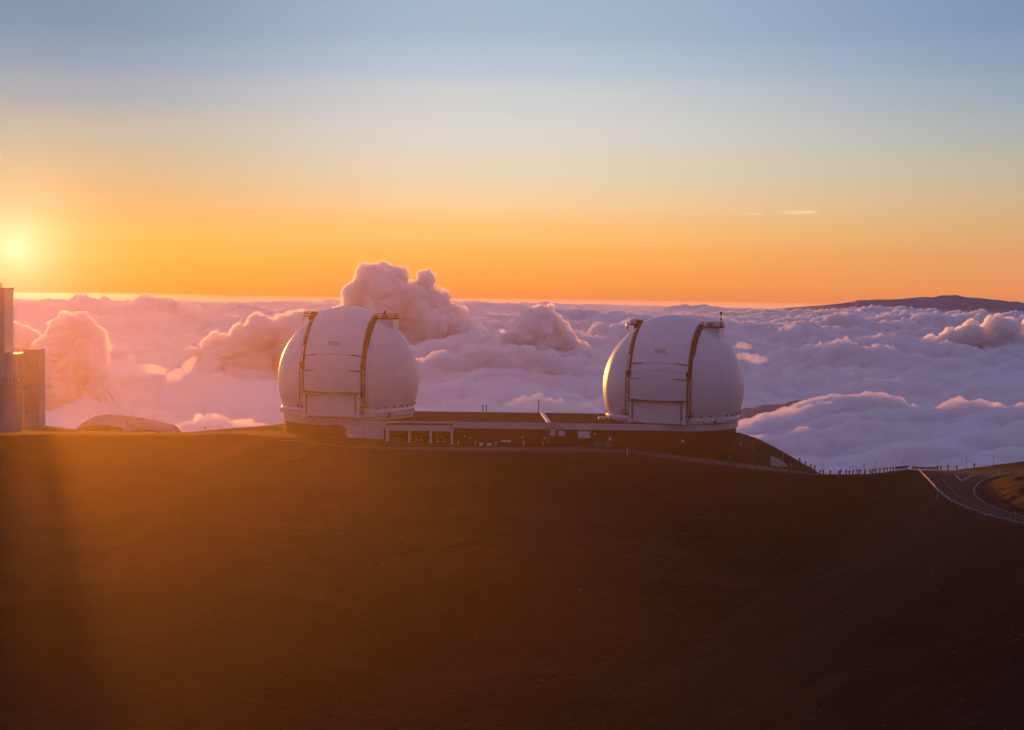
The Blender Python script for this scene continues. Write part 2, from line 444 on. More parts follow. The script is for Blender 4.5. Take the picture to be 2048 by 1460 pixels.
def inside_poly(x, y, poly):
    c = np.zeros(x.shape, bool); n = len(poly); j = n-1
    for i in range(n):
        xi, yi = poly[i]; xj, yj = poly[j]
        cond = ((yi > y) != (yj > y))
        with np.errstate(divide='ignore', invalid='ignore'):
            xx = (xj-xi)*(y-yi)/(yj-yi+1e-12)+xi
        c ^= cond & (x < xx); j = i
    return c
def ground_h(x, y, rough=True):
    x = np.atleast_1d(np.asarray(x, float)); y = np.atleast_1d(np.asarray(y, float))
    z = np.empty_like(x)
    CH = 20000
    for s in range(0, len(x), CH):
        xs = x[s:s+CH]; ys = y[s:s+CH]
        d2 = (xs[:, None]-BND[None, :, 0])**2+(ys[:, None]-BND[None, :, 1])**2
        w = 1/(d2+.3)**1.6
        zi = (w*BND[None, :, 2]).sum(1)/w.sum(1)
        k = d2.argmin(1); d = np.sqrt(d2[np.arange(len(xs)), k])
        ins = inside_poly(xs, ys, POLY)
        w2 = 1/(d2+4)**3; ze = (w2*BND[None, :, 2]).sum(1)/w2.sum(1)
        isf = k < NF
        slope = np.where(isf, .56, .50)
        drop = slope*np.maximum(0, d-1.0+np.exp(-d))-0*d
        drop = slope*(np.sqrt(d*d+4)-2)
        zo = ze-drop
        z[s:s+CH] = np.where(ins, zi, zo)
        if rough:
            fade = np.clip(d/25, 0, 1)*(~ins)
            big = fbm(P3(xs, ys, 85, 2.2), 3)*9+fbm(P3(xs+ys*.6, ys*.25, 22, 3.3), 4)*2.0
            z[s:s+CH] += big*fade
            z[s:s+CH] += (fbm(P3(xs, ys, 4.0, 1.1), 3)*.22)*np.clip(d/6, 0, 1)*(~ins)
    cam_hill = -1.8-.62*np.maximum(0, np.hypot(x, y+2)-2.5)
    return np.maximum(z, cam_hill)
nx, ny = 520, 560
gx = np.sign(np.linspace(-1, 1, nx))*(np.abs(np.linspace(-1, 1, nx))**1.0)*400
gy = np.concatenate([np.linspace(-60, 250, 60, endpoint=False), np.linspace(250, 500, 460, endpoint=False), np.linspace(500, 580, 30)])
GY, GX = np.meshgrid(gy, gx, indexing='ij')
GZ = ground_h(GX.ravel(), GY.ravel())
ground = mesh_obj('ground', np.stack([GX.ravel(), GY.ravel(), GZ], -1), grid_faces(len(gy), nx), M['cinder'])
tag(ground, kind='structure')
from mathutils.bvhtree import BVHTree
_bvh = BVHTree.FromObject(ground, bpy.context.evaluated_depsgraph_get())
def gz(x, y):
    h = _bvh.ray_cast(Vector((x, y, 50)), Vector((0, 0, -1)))
    return h[0].z if h[0] else -50
def hit(px, py):
    """where the line of sight of a photograph pixel meets the ground"""
    h = _bvh.ray_cast(Vector((0, 0, 0)), Vector(pdir(px, py)))
    return h[0]

# sheets that lie on the ground (roads, paint)
def sheet(name, left, right, mat, lift, sub=8, cross=6):
    """left/right: pixel polylines traced on the ground, resampled and joined into a sheet that follows it"""
    def res(pl, n):
        P = [Vector(hit(*p)) for p in pl if hit(*p) is not None]
        L_ = [0]
        for a, b in zip(P[:-1], P[1:]): L_.append(L_[-1]+(b-a).length)
        out = []
        for k in range(n):
            t = L_[-1]*k/(n-1); i = max(j for j in range(len(L_)) if L_[j] <= t+1e-9); i = min(i, len(P)-2)
            f = (t-L_[i])/max(1e-9, L_[i+1]-L_[i]); out.append(P[i].lerp(P[i+1], f))
        return out
    n = sub*max(len(left), len(right)); A = res(left, n); B = res(right, n)
    V = []
    for a, b in zip(A, B):
        for k in range(cross+1):
            p = a.lerp(b, k/cross); V.append((p.x, p.y, gz(p.x, p.y)+lift))
    o = mesh_obj(name, V, grid_faces(n, cross+1), mat); return o


# ------------------------------------------------------------------ sea of clouds, cumulus, far mountain
CLOUD_FAR = cloud_mat('far_cloud', 1/72., 0.0)
def h_deck(x, y, d):
    wx = x+1500*fbm(P3(x, y, 9000, 8.8), 2); wy = y+1500*fbm(P3(x, y, 9000, 1.8), 2)
    b = billow(P3(wx, wy, 4600, .3), 7, .645)
    l = fbm(P3(x, y, 24000, 5.1), 3)
    k = np.clip((d-60000)/90000, 0, 1)
    return -2080+1260*(b-.35)*(0.5+1.1*np.clip(l+.3, 0, 1))*(1-.45*k)*(1-.35*k)+500*l*(1-.8*k)-260*k
deck = polar_cloud('sea_of_clouds', -24, 24, 9000, 195000, 820, 640, h_deck, CLOUD_FAR, 3400)
tag(deck, kind='stuff')
def h_bank(x, y, d):
    az = np.degrees(np.arctan2(x, y))
    u = x*.80+y*.60; v = -x*.60+y*.80
    wu = u+260*fbm(P3(x, y, 1500, 2.2), 3); wv = v+150*fbm(P3(x, y, 800, 7.7), 3)
    st = fbm(np.stack([wu/1500, wv/400, np.zeros_like(u)], -1), 8, .68)
    b = billow(np.stack([wu/1500, wv/620, np.full_like(u, 3.3)], -1), 7, .62)
    dc = np.interp(az, [3, 7.3, 9.6, 12, 24], [9800, 10600, 11300, 11500, 11700])
    zc = np.interp(az, [3, 6.5, 7.5, 8.6, 9.8, 24], [-1330, -1060, -975, -955, -895, -880])
    t = (dc-d)
    h = zc-np.where(t > 0, t*.072+np.minimum(t, 500)*.03, -t*.75*np.clip(-t/900, .2, 1))
    return h+160*(b-.45)+170*st
bank = polar_cloud('rolling_cloud_bank', 3.0, 24, 6200, 13200, 900, 600, h_bank, cloud_mat('near_cloud', 1/24., 0.0), 2300)
tag(bank, 'pale lavender rolling cloud bank pouring low behind the saddle at right', 'cloud bank')
GCL = 'cumulus clouds over the cloud sea'
def dens(Y, px_mfp): return 1/(px_mfp/F*Y)
def cumulus(blobs, Y, seed, label, mfp=5, g=.5, n_child=18, squash=1):
    o = column_cloud(blobs, Y, 'cumulus_cloud', cloud_mat('cumulus', dens(Y, mfp), g), seed, squash, n_child)
    tag(o, label, 'cloud', GCL); return o
cumulus([(710,590,18),(738,562,24),(766,551,21),(792,562,22),(851,556,14),(849,582,20),(872,603,20),(815,597,30),(770,600,42),(722,612,26),(885,640,30),(915,672,28),(840,660,62),(770,680,62),(945,700,34),(890,740,72),(985,738,40),(1000,765,50),(690,640,22)],
        40000, 3, 'highest cumulus tower, rising above the horizon right behind the left dome', 4)
cumulus([(1070,636,19),(1090,638,19),(1054,652,18),(1108,658,18),(1078,672,34),(1036,682,22),(1012,694,16),(1126,692,22),(1080,722,52),(1148,716,24),(1172,738,26),(1150,745,40),(1010,725,36),(975,720,22),(1100,785,55),(1190,770,40),(1000,790,55)],
        34000, 5, 'round headed cumulus tower midway between the two domes', 4)
cumulus([(125,668,28),(160,665,26),(188,682,22),(140,700,42),(108,705,28),(160,720,46),(140,775,58),(178,745,30),(110,790,40)],
        24000, 6, 'upright column shaped cumulus just right of the grey tower', 4.0)
cumulus([(390,648,24),(365,654,20),(350,662,24),(300,677,26),(430,663,22),(470,682,20),(250,684,25),(380,695,45),(300,715,40),(450,710,38),(340,700,40)],
        50000, 7, 'broad dark hill shaped cumulus left of the left dome', 4.5)
cumulus([(520,668,28),(485,688,28),(440,708,28),(398,730,28),(560,668,28),(605,655,28),(540,720,58),(470,755,50),(620,700,55),(430,785,45),(560,790,60),(500,730,50),(640,760,60),(380,790,30)],
        31000, 8, 'sloping bright edged cumulus climbing towards the left dome', 4.0)
cumulus([(50,700,30),(30,690,26),(10,680,30),(60,730,30),(20,740,50)], 30000, 9, 'small cumulus partly hidden by the grey tower', 4.0)
cumulus([(-30,660,30),(30,655,24),(60,663,18),(90,672,14),(0,690,40)], 60000, 10, 'low far cumulus showing just above the blocks of the grey tower', 4.0)
cumulus([(1900,686,20),(1945,672,23),(1985,662,22),(2012,658,20),(2060,668,25),(1930,700,30),(1985,702,36),(2050,712,40),(1865,698,18),(2110,690,40),(1845,706,14)], 38000, 11, 'pink edged heaped cumulus before the mountain near the right edge', 4.0)
cumulus([(1640,712,17),(1590,722,20),(1690,716,18),(1740,722,20),(1545,730,20),(1795,720,17),(1640,742,26),(1720,746,26)], 33000, 12, 'long low cumulus ridge right of the right dome, below the mountain', 5.0)
cumulus([(830,792,55),(885,765,50),(940,752,42),(1000,757,46),(1060,762,50),(1125,766,46),(1185,782,38),(970,725,22),(1030,728,22)], 29000, 14, 'broad low cloud bank filling the gap between the two domes', 6, .3)
# thin wisps that catch the sun
def wisp(strokes, Y, seed, label, mfp, g=.5, nm='sunlit_wisp'):
    """strokes: pixel polylines (x, y, r) filled with close ragged balls"""
    rn = random.Random(seed); bl = []
    for st in strokes:
        for a, b in zip(st[:-1], st[1:]):
            n = max(1, int(math.hypot(b[0]-a[0], b[1]-a[1])/(.45*min(a[2], b[2]))))
            for k in range(n):
                t = k/n; r = (a[2]+(b[2]-a[2])*t)
                bl.append((a[0]+(b[0]-a[0])*t+rn.gauss(0, .25)*r, a[1]+(b[1]-a[1])*t+rn.gauss(0, .3)*r, r*rn.uniform(.55, 1.0)))
        bl.append(st[-1])
    o = column_cloud(bl, Y, nm, cloud_mat('thin_cloud', dens(Y, mfp), g), seed, 1, 6, .85); tag(o, label, 'cloud', 'sunlit wisps of cloud'); return o
wisp([[(206,734,6),(224,730,9),(245,731,11),(266,733,9),(290,738,9),(326,742,6)],[(266,733,9),(262,724,8),(260,716,7)]], 17000, 21, 'glowing low cloud between the column cumulus and the sloping cumulus', 26, .35)
wisp([[(336,760,6),(354,750,8),(372,738,9),(386,722,7)]], 17500, 22, 'small glowing wisp at the foot of the sloping cumulus', 30, .3)
wisp([[(393,832,10),(402,850,14),(430,852,12),(470,850,12),(520,856,8),(548,860,5)],[(430,834,7),(432,850,9)]], 16000, 23, 'bright glowing cloud scrap just above the ridge left of the left dome', 34, .5)
wisp([[(915,610,5),(935,635,7),(955,655,9),(965,668,9),(985,668,7),(1010,668,5)]], 39000, 25, 'glowing fringe right of the highest cumulus tower', 22)
wisp([[(1466,717,4),(1490,714,8),(1510,716,8),(1534,721,4)]], 26000, 26, 'lower of the two pink scraps of cloud right beside the right dome', 26, .2)
wisp([[(1468,694,4),(1484,690,7),(1500,693,4)]], 26500, 28, 'upper of the two pink scraps of cloud right beside the right dome', 26, .2)
# far mountain and the dark hill above the bank
def ridge(name, pts, Y, base, mat, seed, rough, depth):
    xs = np.linspace(pts[0][0], pts[-1][0], 260); ys = np.interp(xs, [p[0] for p in pts], [p[1] for p in pts])
    P = np.array([W(a, b, Y) for a, b in zip(xs, ys)])
    nj = 60; J = np.linspace(-1, 1, nj); V = []
    for j in J:
        Q = P.copy(); Q[:, 1] += j*depth; Q[:, 0] *= 1+j*depth/Y
        k = (1-abs(j)**1.25)
        Q[:, 2] = base+(P[:, 2]-base)*k
        V.append(Q)
    V = np.concatenate(V); kk = np.repeat(np.abs(J), len(xs))
    V[:, 2] += rough*(fbm(V/(rough*9)+seed, 6, .55)-.1)*np.where(kk < .03, .22, 1)
    o = mesh_obj(name, V, grid_faces(nj, len(xs)), mat); tag(o, kind='structure'); return o
M['far'] = pmat('hazed_rock', (.36,.26,.29), .95, noise=(.0004,.8,(.29,.21,.24)))  # rock colour lightened to pale purple, with the veil of distant air put in
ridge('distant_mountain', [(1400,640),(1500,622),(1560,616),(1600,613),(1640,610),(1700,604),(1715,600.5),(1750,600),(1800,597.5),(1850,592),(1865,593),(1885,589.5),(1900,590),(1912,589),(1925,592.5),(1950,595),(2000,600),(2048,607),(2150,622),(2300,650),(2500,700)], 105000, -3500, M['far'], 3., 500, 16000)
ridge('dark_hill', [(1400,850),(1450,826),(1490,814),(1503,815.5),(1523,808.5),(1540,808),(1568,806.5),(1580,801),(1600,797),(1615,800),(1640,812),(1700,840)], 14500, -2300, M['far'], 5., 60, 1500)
# thin mist far out over the cloud sea
def mist():
    az = np.linspace(R(-26), R(26), 40); d = np.linspace(17000, 215000, 40)
    D, A = np.meshgrid(d, az, indexing='ij'); n = D.size
    top = np.stack([D*np.sin(A), D*np.cos(A), deck_z(D)-60-1500*0], -1).reshape(-1, 3); top[:, 2] -= 1560
    bot = top.copy(); bot[:, 2] -= 6000
    idx = np.arange(n).reshape(D.shape); loop = np.concatenate([idx[0, :-1], idx[:-1, -1], idx[-1, :0:-1], idx[:0:-1, 0]]); nxt = np.roll(loop, -1)
    o = mesh_obj('mist', np.concatenate([top, bot]), np.concatenate([grid_faces(40, 40), grid_faces(40, 40, True)+n, np.stack([nxt, loop, loop+n, nxt+n], -1)]), cloud_mat('mist_air', 1/150000., .3))
    tag(o, kind='stuff')
mist()
# ------------------------------------------------------------------ haze volume added over the summit for the warm sun glare
hz = MB().box(-404, 404, -64, 584, float(GZ.min())-1, 9).build('haze', 'dark')
hz.data.materials.clear()
hm = bpy.data.materials.new('glare_haze'); hm.use_nodes = True
_N = hm.node_tree.nodes; _N.clear()
pv = _N.new('ShaderNodeVolumePrincipled'); pv.inputs['Color'].default_value = (.97, .76, .54, 1)
pv.inputs['Density'].default_value = HAZE; pv.inputs['Anisotropy'].default_value = .8; pv.inputs['Density Attribute'].default_value = ''
_o = _N.new('ShaderNodeOutputMaterial'); hm.node_tree.links.new(pv.outputs[0], _o.inputs['Volume'])
hz.data.materials.append(hm); tag(hz, kind='stuff')

# ------------------------------------------------------------------ observatory building
ROOF = -41.3; FB = -42.9; PAD = -47.0
dR = W(1346.5, 775, 450); dL = W(697.5, 758, 450)
bld = empty('observatory_building', (0, 446, PAD), 0, 'long low brown observatory building with pale fascia joining the two white domes', 'building')
bl = lambda x, y, z: (x, y-446, z-PAD)
def lx(px, Y): return W(px, 870, Y).x
YF = 432.6
gx0, gx1 = lx(771, 427), lx(906, 427)
def bbox(x0, x1, y0, y1, z0, z1, name, mat, parent=bld, bev=0, label=None, smooth=False):
    return MB().box(x0, x1, y0-446, y1-446, z0-PAD, z1-PAD, bev).build(name, mat, parent, label=label, smooth=smooth)
bbox(gx1-.3, dR.x, YF+.3, 459.8, PAD-1.5, FB+.05, 'wall', 'brown')
bbox(dL.x, gx0+.3, YF+.3, 459.8, PAD-1.5, FB+.05, 'wall', 'brown')
bbox(gx0+.3, gx1-.3, 443, 459.8, PAD-1.5, FB+.05, 'wall', 'brown')
bbox(dL.x, dR.x, YF, YF+.25, FB, ROOF, 'fascia', 'fascia')
bbox(dL.x, dR.x, YF+.25, 460, ROOF-.5, ROOF-.06, 'roof', 'roof')
bbox(dL.x, dR.x, 460, 460.3, FB, ROOF+.12, 'rear_parapet', 'brown')
# wall pilaster lines between the wall bays
for px in (935, 963, 991, 1019, 1072, 1126, 1150, 1200, 1240):
    x = lx(px, YF); bbox(x-.06, x+.06, YF+.17, YF+.31, PAD, FB, 'wall_joint', 'roof')
# drums under the domes
for (c, top, bot, nm) in ((dL, -40.72, -42.6, 'left'), (dR, -41.35, -43.0, 'right')):
    pr = bl(c.x, c.y, 0)
    MB().lathe([(16.7, PAD-2.5-PAD), (16.7, bot-PAD+.02), (.1, bot-PAD+.02)], 96).build('drum_wall', 'brown', bld, True, loc=(c.x, c.y-446, 0))
    MB().lathe([(16.4, bot-PAD), (17.15, bot-PAD), (17.15, top-PAD), (.1, top-PAD)], 96).build('drum_fascia', 'fascia', bld, True, loc=(c.x, c.y-446, 0))
# big white doors under the left dome
for (a, b) in ((692.5, 728.3), (729.2, 767.5)):
    bbox(lx(a, YF), lx(b, YF), YF+.02, YF+.28, -46.5, FB-.03, 'roller_door', 'white2', bev=.03)
    for k in range(1, 5): bbox(lx(a, YF)+.1, lx(b, YF)-.1, YF-.02, YF+.03, -46.5+k*.72-.03, -46.5+k*.72+.03, 'door_rib', 'fascia')
bbox(dL.x-1.2, dL.x, YF+.3, 440, PAD-1.5, FB+.05, 'wall', 'brown')
# garage with three open bays
gz0, gz1, gzt = PAD, -43.15, -41.85
for p in (774.5, 818.5, 861.5, 903.5):
    x = lx(p, 427); bbox(x-.32, x+.32, 427, 427.6, PAD, gz1, 'garage_post', 'fascia', bev=.02)
bbox(gx0-.1, gx1+.1, 427, YF-.02, gz1, gzt, 'garage_beam', 'fascia')
bbox(gx0+.1, gx1-.1, 427.5, YF-.3, gzt, gzt+.12, 'garage_roof', 'roof')
bbox(gx0-.1, gx0+.15, 427.6, 443, PAD, gz1, 'garage_side_wall', 'brown')
bbox(gx1-.15, gx1+.1, 427.6, 443, PAD, gz1, 'garage_side_wall', 'brown')
bbox(gx0+.16, gx1-.16, 427.2, 443, PAD-.2, PAD+.03, 'garage_floor', 'concrete')
for p in (818.5, 861.5):
    x = lx(p, 427); bbox(x-.1, x+.1, 427.7, 443, PAD, gz1, 'garage_divider', 'brown')
# things fixed to the wall
for (x0, x1, y0, y1, nm) in ((1100.5, 1110.5, 857, 871, 'wall_cabinet'), (1117, 1130, 862.3, 872, 'wall_cabinet'), (1155.5, 1180.5, 863.3, 876, 'wall_sign_panel')):
    a = W(x0, y1, YF-.4); b = W(x1, y0, YF-.4); bbox(a.x, b.x, YF-.5, YF+.32, a.z, b.z, nm, 'white2', bev=.03)
a = W(1094, 849, YF-.3); b = W(1112, 858, YF-.3)
bbox(a.x, b.x, YF-.9, YF-.02, b.z, a.z+.5, 'rooftop_unit', 'grey', bev=.05)
a = W(1003, 884, 428.9); b = W(1021.5, 880.5, 428.9); bbox(a.x, b.x, 428.6, 429.2, a.z, b.z, 'bench_top', 'white2')
bbox(a.x+.2, a.x+.4, 428.7, 429.1, PAD, a.z, 'bench_leg', 'steel'); bbox(b.x-.4, b.x-.2, 428.7, 429.1, PAD, a.z, 'bench_leg', 'steel')
for (p, q, s) in ((1045, 875, 3.4), (1088, 876, 3.4), (1094, 875, 2.), (1095, 883, 2.6), (1190, 868, 4), (1220, 878, 5), (941, 876, 2.2), (929, 873, 2.)):
    c = W(p, q, YF+.1); r = s/2/7.9
    bbox(c.x-r, c.x+r, YF-.1, YF+.32, c.z-r, c.z+r, 'wall_light', 'white2', bev=.04)
c = W(1365.5, 882, 433); bbox(c.x-.35, c.x+.35, 432.9, 433.6, c.z-.3, c.z+.3, 'wall_light', 'white2', bev=.05)
# roof: white gutter strip, vents and antenna
a = W(1084, 829, 459.5); b = W(1098, 850, 433)
MB().prism([(b.x-.5, b.y-446), (b.x+.5, b.y-446), (a.x+.45, a.y-446), (a.x-.45, a.y-446)], ROOF-PAD-.06, ROOF-PAD+.3).build('roof_duct', 'white2', bld)
for px in (965.5, 972.5):
    c = W(px, 826, 458); MB().tube((c.x, 12, ROOF-PAD-.1), (c.x, 12, ROOF-PAD+1.9), .16).tube((c.x, 12, ROOF-PAD+1.9), (c.x, 12, ROOF-PAD+2.15), .26).build('vent_pipe', 'grey', bld)
c = W(1077, 828, 459)
an = MB().tube((c.x, 13, ROOF-PAD-.1), (c.x, 13, ROOF-PAD+3.9), .09).build('antenna_mast', 'steel', bld)
for z, r in ((1.2, .3), (1.9, .28), (2.6, .25)):
    MB().box(c.x-.12, c.x+.12, 12.9, 13.1, ROOF-PAD+z, ROOF-PAD+z+.35).build('antenna_box', 'steel', an)
MB().tube((c.x-.5, 13, ROOF-PAD+3.55), (c.x+.3, 13, ROOF-PAD+3.55), .05).build('antenna_arm', 'steel', an)
# small hatch beside the right dome
a = W(1206, 836, 446); bbox(a.x-1.2, a.x+.6, 445, 447, ROOF-.06, ROOF+.55, 'roof_hatch', 'white2', bev=.05)

# ------------------------------------------------------------------ the domes
RD = 18.52
def dome(c, rz, base, label, mast_right, lamp):
    d = empty('observatory_dome', (c.x, c.y, base), rz, label, 'dome', 'twin telescope domes on the brown building')
    cz = c.z-base                       # sphere centre above the base ring
    t0 = -math.asin(7.6/RD)
    MB().lathe([(RD*math.cos(t), cz+RD*math.sin(t)) for t in np.linspace(t0, math.pi/2-.001, 90)], 160).build('dome_shell', 'white', d, 'all')
    zs = cz-7.0
    MB().lathe([(16.9, zs+.35), (17.55, zs+.05), (17.7, zs-.25), (17.55, zs-.5), (17.45, .12), (16.6, .12), (16.6, -.02), (16.3, -.02)], 128).build('base_ring', 'white', d, True)
    # meridian seams of the shell
    for k in range(24):
        a = 2*math.pi*(k+.5)/24
        if abs(math.sin(a)*RD) < 8.5: continue
        pts = [((RD+.012)*math.cos(t)*math.sin(a), -(RD+.012)*math.cos(t)*math.cos(a), cz+(RD+.012)*math.sin(t)) for t in np.linspace(t0+.02, 1.0, 22)]
        MB().path(pts, .02, 4).build('shell_seam', 'white2', d)
    # shutter: curved panels over the top, a thick lip and a flat lower door
    w = 7.35; RS = 19.25
    def sp(x, t, r): q = math.sqrt(r*r-x*x); return Vector((x, -q*math.cos(t), cz+q*math.sin(t)))
    edges = [-6.2, 4.5, 10.5, 16.5, 23, 31, 50, 78, 110, 145]
    for k, (a, b) in enumerate(zip(edges[:-1], edges[1:])):
        g = .08
        r2 = RS-(.10 if k in (2, 3) else 0)
        ts = [R(a+g)+(R(b-g)-R(a+g))*i/10 for i in range(11)]
        xs = np.linspace(-w, w, 17)
        MB().strip([[(sp(x, t, r2), sp(x, t, RD-.25)) for x in xs] for t in ts], 0).build('shutter_panel', 'white', d, True)
    yb = -math.sqrt(RS*RS-w*w)
    # overhanging lip
    MB().box(-w-.05, w+.05, -RS+.15, -16.5, cz-2.35, cz-2.08, .04).build('shutter_lip', 'steel', d)
    # side frames of the lower door and the door itself
    for s in (-1, 1):
        MB().box(s*w-.65*(s > 0), s*w+.65*(s < 0), -18.55, -15.5, .1, cz-2.36, .03).build('door_jamb', 'white', d)
        MB().box(s*6.25-.09, s*6.25+.09, -18.66, -18.56, .9, cz-2.5).build('door_guide', 'galv', d)
    MB().box(-6.3, 6.3, -18.2, -15.2, 1.25, cz-2.4).build('lower_door', 'white2', d)
    for k in range(1, 4):
        z = 1.25+(cz-3.65)*k/4; MB().box(-6.28, 6.28, -18.235, -18.19, z-.04, z+.04).build('door_seam', 'white', d)
    MB().box(-6.65, 6.65, -18.5, -15.2, .35, 1.2, .04).build('door_sill', 'white', d)
    for k in range(6):
        MB().box(-5.9+k*2.1, -5.9+k*2.1+1.5, -18.56, -18.49, .5, .95).build('sill_plate', 'white2', d)
    # rails on the shutter face
    for (x0, x1, tt) in ((-7.3, -4.2, 23), (4.8, 7.3, 23), (-7.3, -4.6, 10.5), (4.2, 7.3, 10.5)):
        a = sp(x0 if abs(x0) < 7.3 else math.copysign(7.3, x0), R(tt), RS+.18); b = sp(x1, R(tt), RS+.18)
        MB().tube(a, b, .09).build('handrail', 'steel', d)
    for tt in (31, ):
        a = sp(-1.2, R(tt), RS+.05); b = sp(1.4, R(tt+2.2), RS+.05)
        MB().box(-1.2, 1.5, a.y-.12, b.y+.3, a.z, b.z+.35, .05).build('shutter_hatch', 'white2', d)
    # curved walkways beside the shutter, ladders, foot platforms
    for s in (-1, 1):
        for k, (ta, tb, wd, hh) in enumerate(((82, 34, 1.0, .4), (34, 12, .6, .35))):
            x0, x1 = s*(w+.25), s*(w+.25+wd)
            rows = [[(sp(x, R(t), RD+hh), sp(x, R(t), RD-.1)) for x in sorted((x0, x1))] for t in np.linspace(ta, tb, 18)]
            MB().strip(rows, 0).build('walkway', 'steel', d, True)
        lad = MB(); xa, xb = s*(w+.30), s*(w+1.15); rng = []
        for t in np.linspace(R(60), R(12), 26): rng.append(t)
        for x in (xa, xb): lad.path([sp(x, t, RD+1.05) for t in rng], .06, 5)
        for t in rng[::1]: lad.tube(sp(xa, t, RD+1.05), sp(xa, t, RD+.4), .04, 4).tube(sp(xb, t, RD+1.05), sp(xb, t, RD+.4), .04, 4)
        for t in (rng[0], rng[-1]): lad.tube(sp(xa, t, RD+1.05), sp(xb, t, RD+1.05), .05, 5)
        lad.build('walkway_railing', 'steel', d)
        q = sp(s*(w+.7), R(12), RD+.7); yl = q.y-.1
        zt = q.z; zb = zs+1.35
        cage = MB()
        for x in (xa, xb): cage.box(x-.09, x+.09, yl-.1, yl+.1, zb, zt+.6)
        n = int((zt-zb)/.55)
        for k in range(n): z = zb+.3+k*(zt-zb)/n; cage.box(min(xa, xb), max(xa, xb), yl-.04, yl+.04, z-.05, z+.05)
        cage.build('ladder', 'steel', d)
        hoops = MB()
        for k in range(6):
            z = zb+1.5+k*(zt-zb-1.5)/6
            hoops.path([(xa, yl, z), (xa, yl-.6, z), (xb, yl-.6, z), (xb, yl, z)], .04, 4)
        for x in (xa, xb): hoops.tube((x, yl-.6, zb+1.5), (x, yl-.6, zt), .035, 4)
        hoops.build('ladder_cage', 'steel', d)
        MB().box(s*(w+.7)-1.05, s*(w+.7)+1.05, yl-.75, yl+1.0, zb-.35, zb-.05, .03).build('foot_platform', 'steel', d)
        rl = MB()
        for x in (s*(w+.7)-1.0, s*(w+.7)+1.0):
            rl.tube((x, yl-.7, zb-.1), (x, yl-.7, zb+1.0), .04, 5).tube((x, yl+.8, zb-.1), (x, yl+.8, zb+1.0), .04, 5)
            for zz in (zb+.5, zb+1.0): rl.tube((x, yl-.7, zz), (x, yl+.8, zz), .035, 5)
        for zz in (zb+.5, zb+1.0): rl.tube((s*(w+.7)-1.0, yl-.7, zz), (s*(w+.7)+1.0, yl-.7, zz), .035, 5)
        rl.build('platform_railing', 'steel', d)
        MB().path([(s*(w+.7), yl+.2, zb-.3), (s*(w+.7)-.6*s, yl+1.2, zb-2.2)], .12, 6).build('platform_strut', 'steel', d)
        # clamp box at mid height
        q = sp(s*(w+.55), R(14), RD+.8)
        MB().box(q.x-.65, q.x+.65, q.y-.35, q.y+.5, q.z-.7, q.z+1.0, .05).build('drive_box', 'steel', d)
        # shoulder housings at the top with platform and railing
        x0, x1 = (8.0, 12.6) if s > 0 else (-11.2, -8.0)
        zt = cz+16.1 if s > 0 else cz+16.3
        if s > 0: MB().box(x0, x1, -3.2, 3.0, cz+12.6, zt, .12).build('shoulder_housing', 'white', d, label='white boxy shoulder housing beside the arch')
        else: MB().box(x0+.8, x1, -2.4, 2.4, cz+13.4, zt, .12).build('shoulder_housing', 'steel', d)
        MB().box(x0-.2, x1+.25, -3.5, 3.3, zt+.003, zt+.32, .03).build('top_platform', 'steel', d)
        r = MB()
        for k in range(10):
            x = x0+(x1-x0)*k/9
            for y in (-3.4, 3.2): r.tube((x, y, zt+.3), (x, y, zt+1.45), .06, 5)
        for y in (-3.4, 3.2):
            for z in (zt+.85, zt+1.42): r.tube((x0, y, z), (x1, y, z), .05, 5)
        for k in range(5):
            y = -3.4+6.6*k/4; xe = x1 if s > 0 else x0
            r.tube((xe, y, zt+.3), (xe, y, zt+1.45), .06, 5)
        for z in (zt+.85, zt+1.42): r.tube((xe, -3.4, z), (xe, 3.2, z), .05, 5)
        r.build('top_railing', 'steel', d)
        MB().box(x0+1.0, x0+2.6, -1.0, 1.0, zt+.33, zt+1.2, .05).build('equipment_box', 'grey' if s > 0 else 'steel', d)
    mx, mz = mast_right
    ms = MB().tube((mx, 0, cz+16.3), (mx, 0, cz+16.3+mz), .10, 6).build('mast', 'steel', d)
    MB().box(mx-.3, mx+.3, -.15, .15, cz+16.3+mz-.7, cz+16.3+mz).build('mast_head', 'steel', ms)
    MB().box(mx-.2, mx+.2, -.2, .2, cz+16.3+mz*.45, cz+16.3+mz*.45+.5).build('mast_box', 'steel', ms)
    for (x, y, z, r) in lamp:
        MB().ball((x, y, cz+z), r, 2, (.5, .5, 1.3)).build('floodlight', 'mirror', d, True)
        MB().tube((x+.1, y, cz+z-r*1.4), (x+.6, y, cz+z-r*2.2), .08).build('lamp_bracket', 'steel', d)
    # dark vent stubs round the lower shell
    for k in range(14):
        a = R(28+k*9.2); r = math.sqrt(RD**2-6.1**2)
        MB().tube((r*math.sin(a)*.985, -r*math.cos(a)*.985, cz-6.1), ((r+.3)*math.sin(a), -(r+.3)*math.cos(a), cz-6.15), .2, 10).build('vent_stub', 'steel', d)
    # boxes on the ring
    for (a, hw, z0, z1, m) in ((R(42), 1.0, .45, 1.5, 'white2'), (R(57), 1.7, .5, 1.6, 'white2'), (R(-78), .5, -.1, 1.7, 'white2')):
        b = MB().box(-hw, hw, -17.95, -17.2, z0, z1, .05).build('ring_cabinet', m, d); b.rotation_euler.z = a
    for a in (-19.5, 21, 50):
        b = MB().box(-.12, .12, -17.8, -17.3, -.1, 1.1).build('ring_bracket', 'steel', d); b.rotation_euler.z = R(a)
    return d
dome(dL, R(-8.5), -40.66, 'left white telescope dome, behind the garage end, warm in the sun glare', (9.6, 1.9), [(-11.4, -3.6, 15.4, .6)])
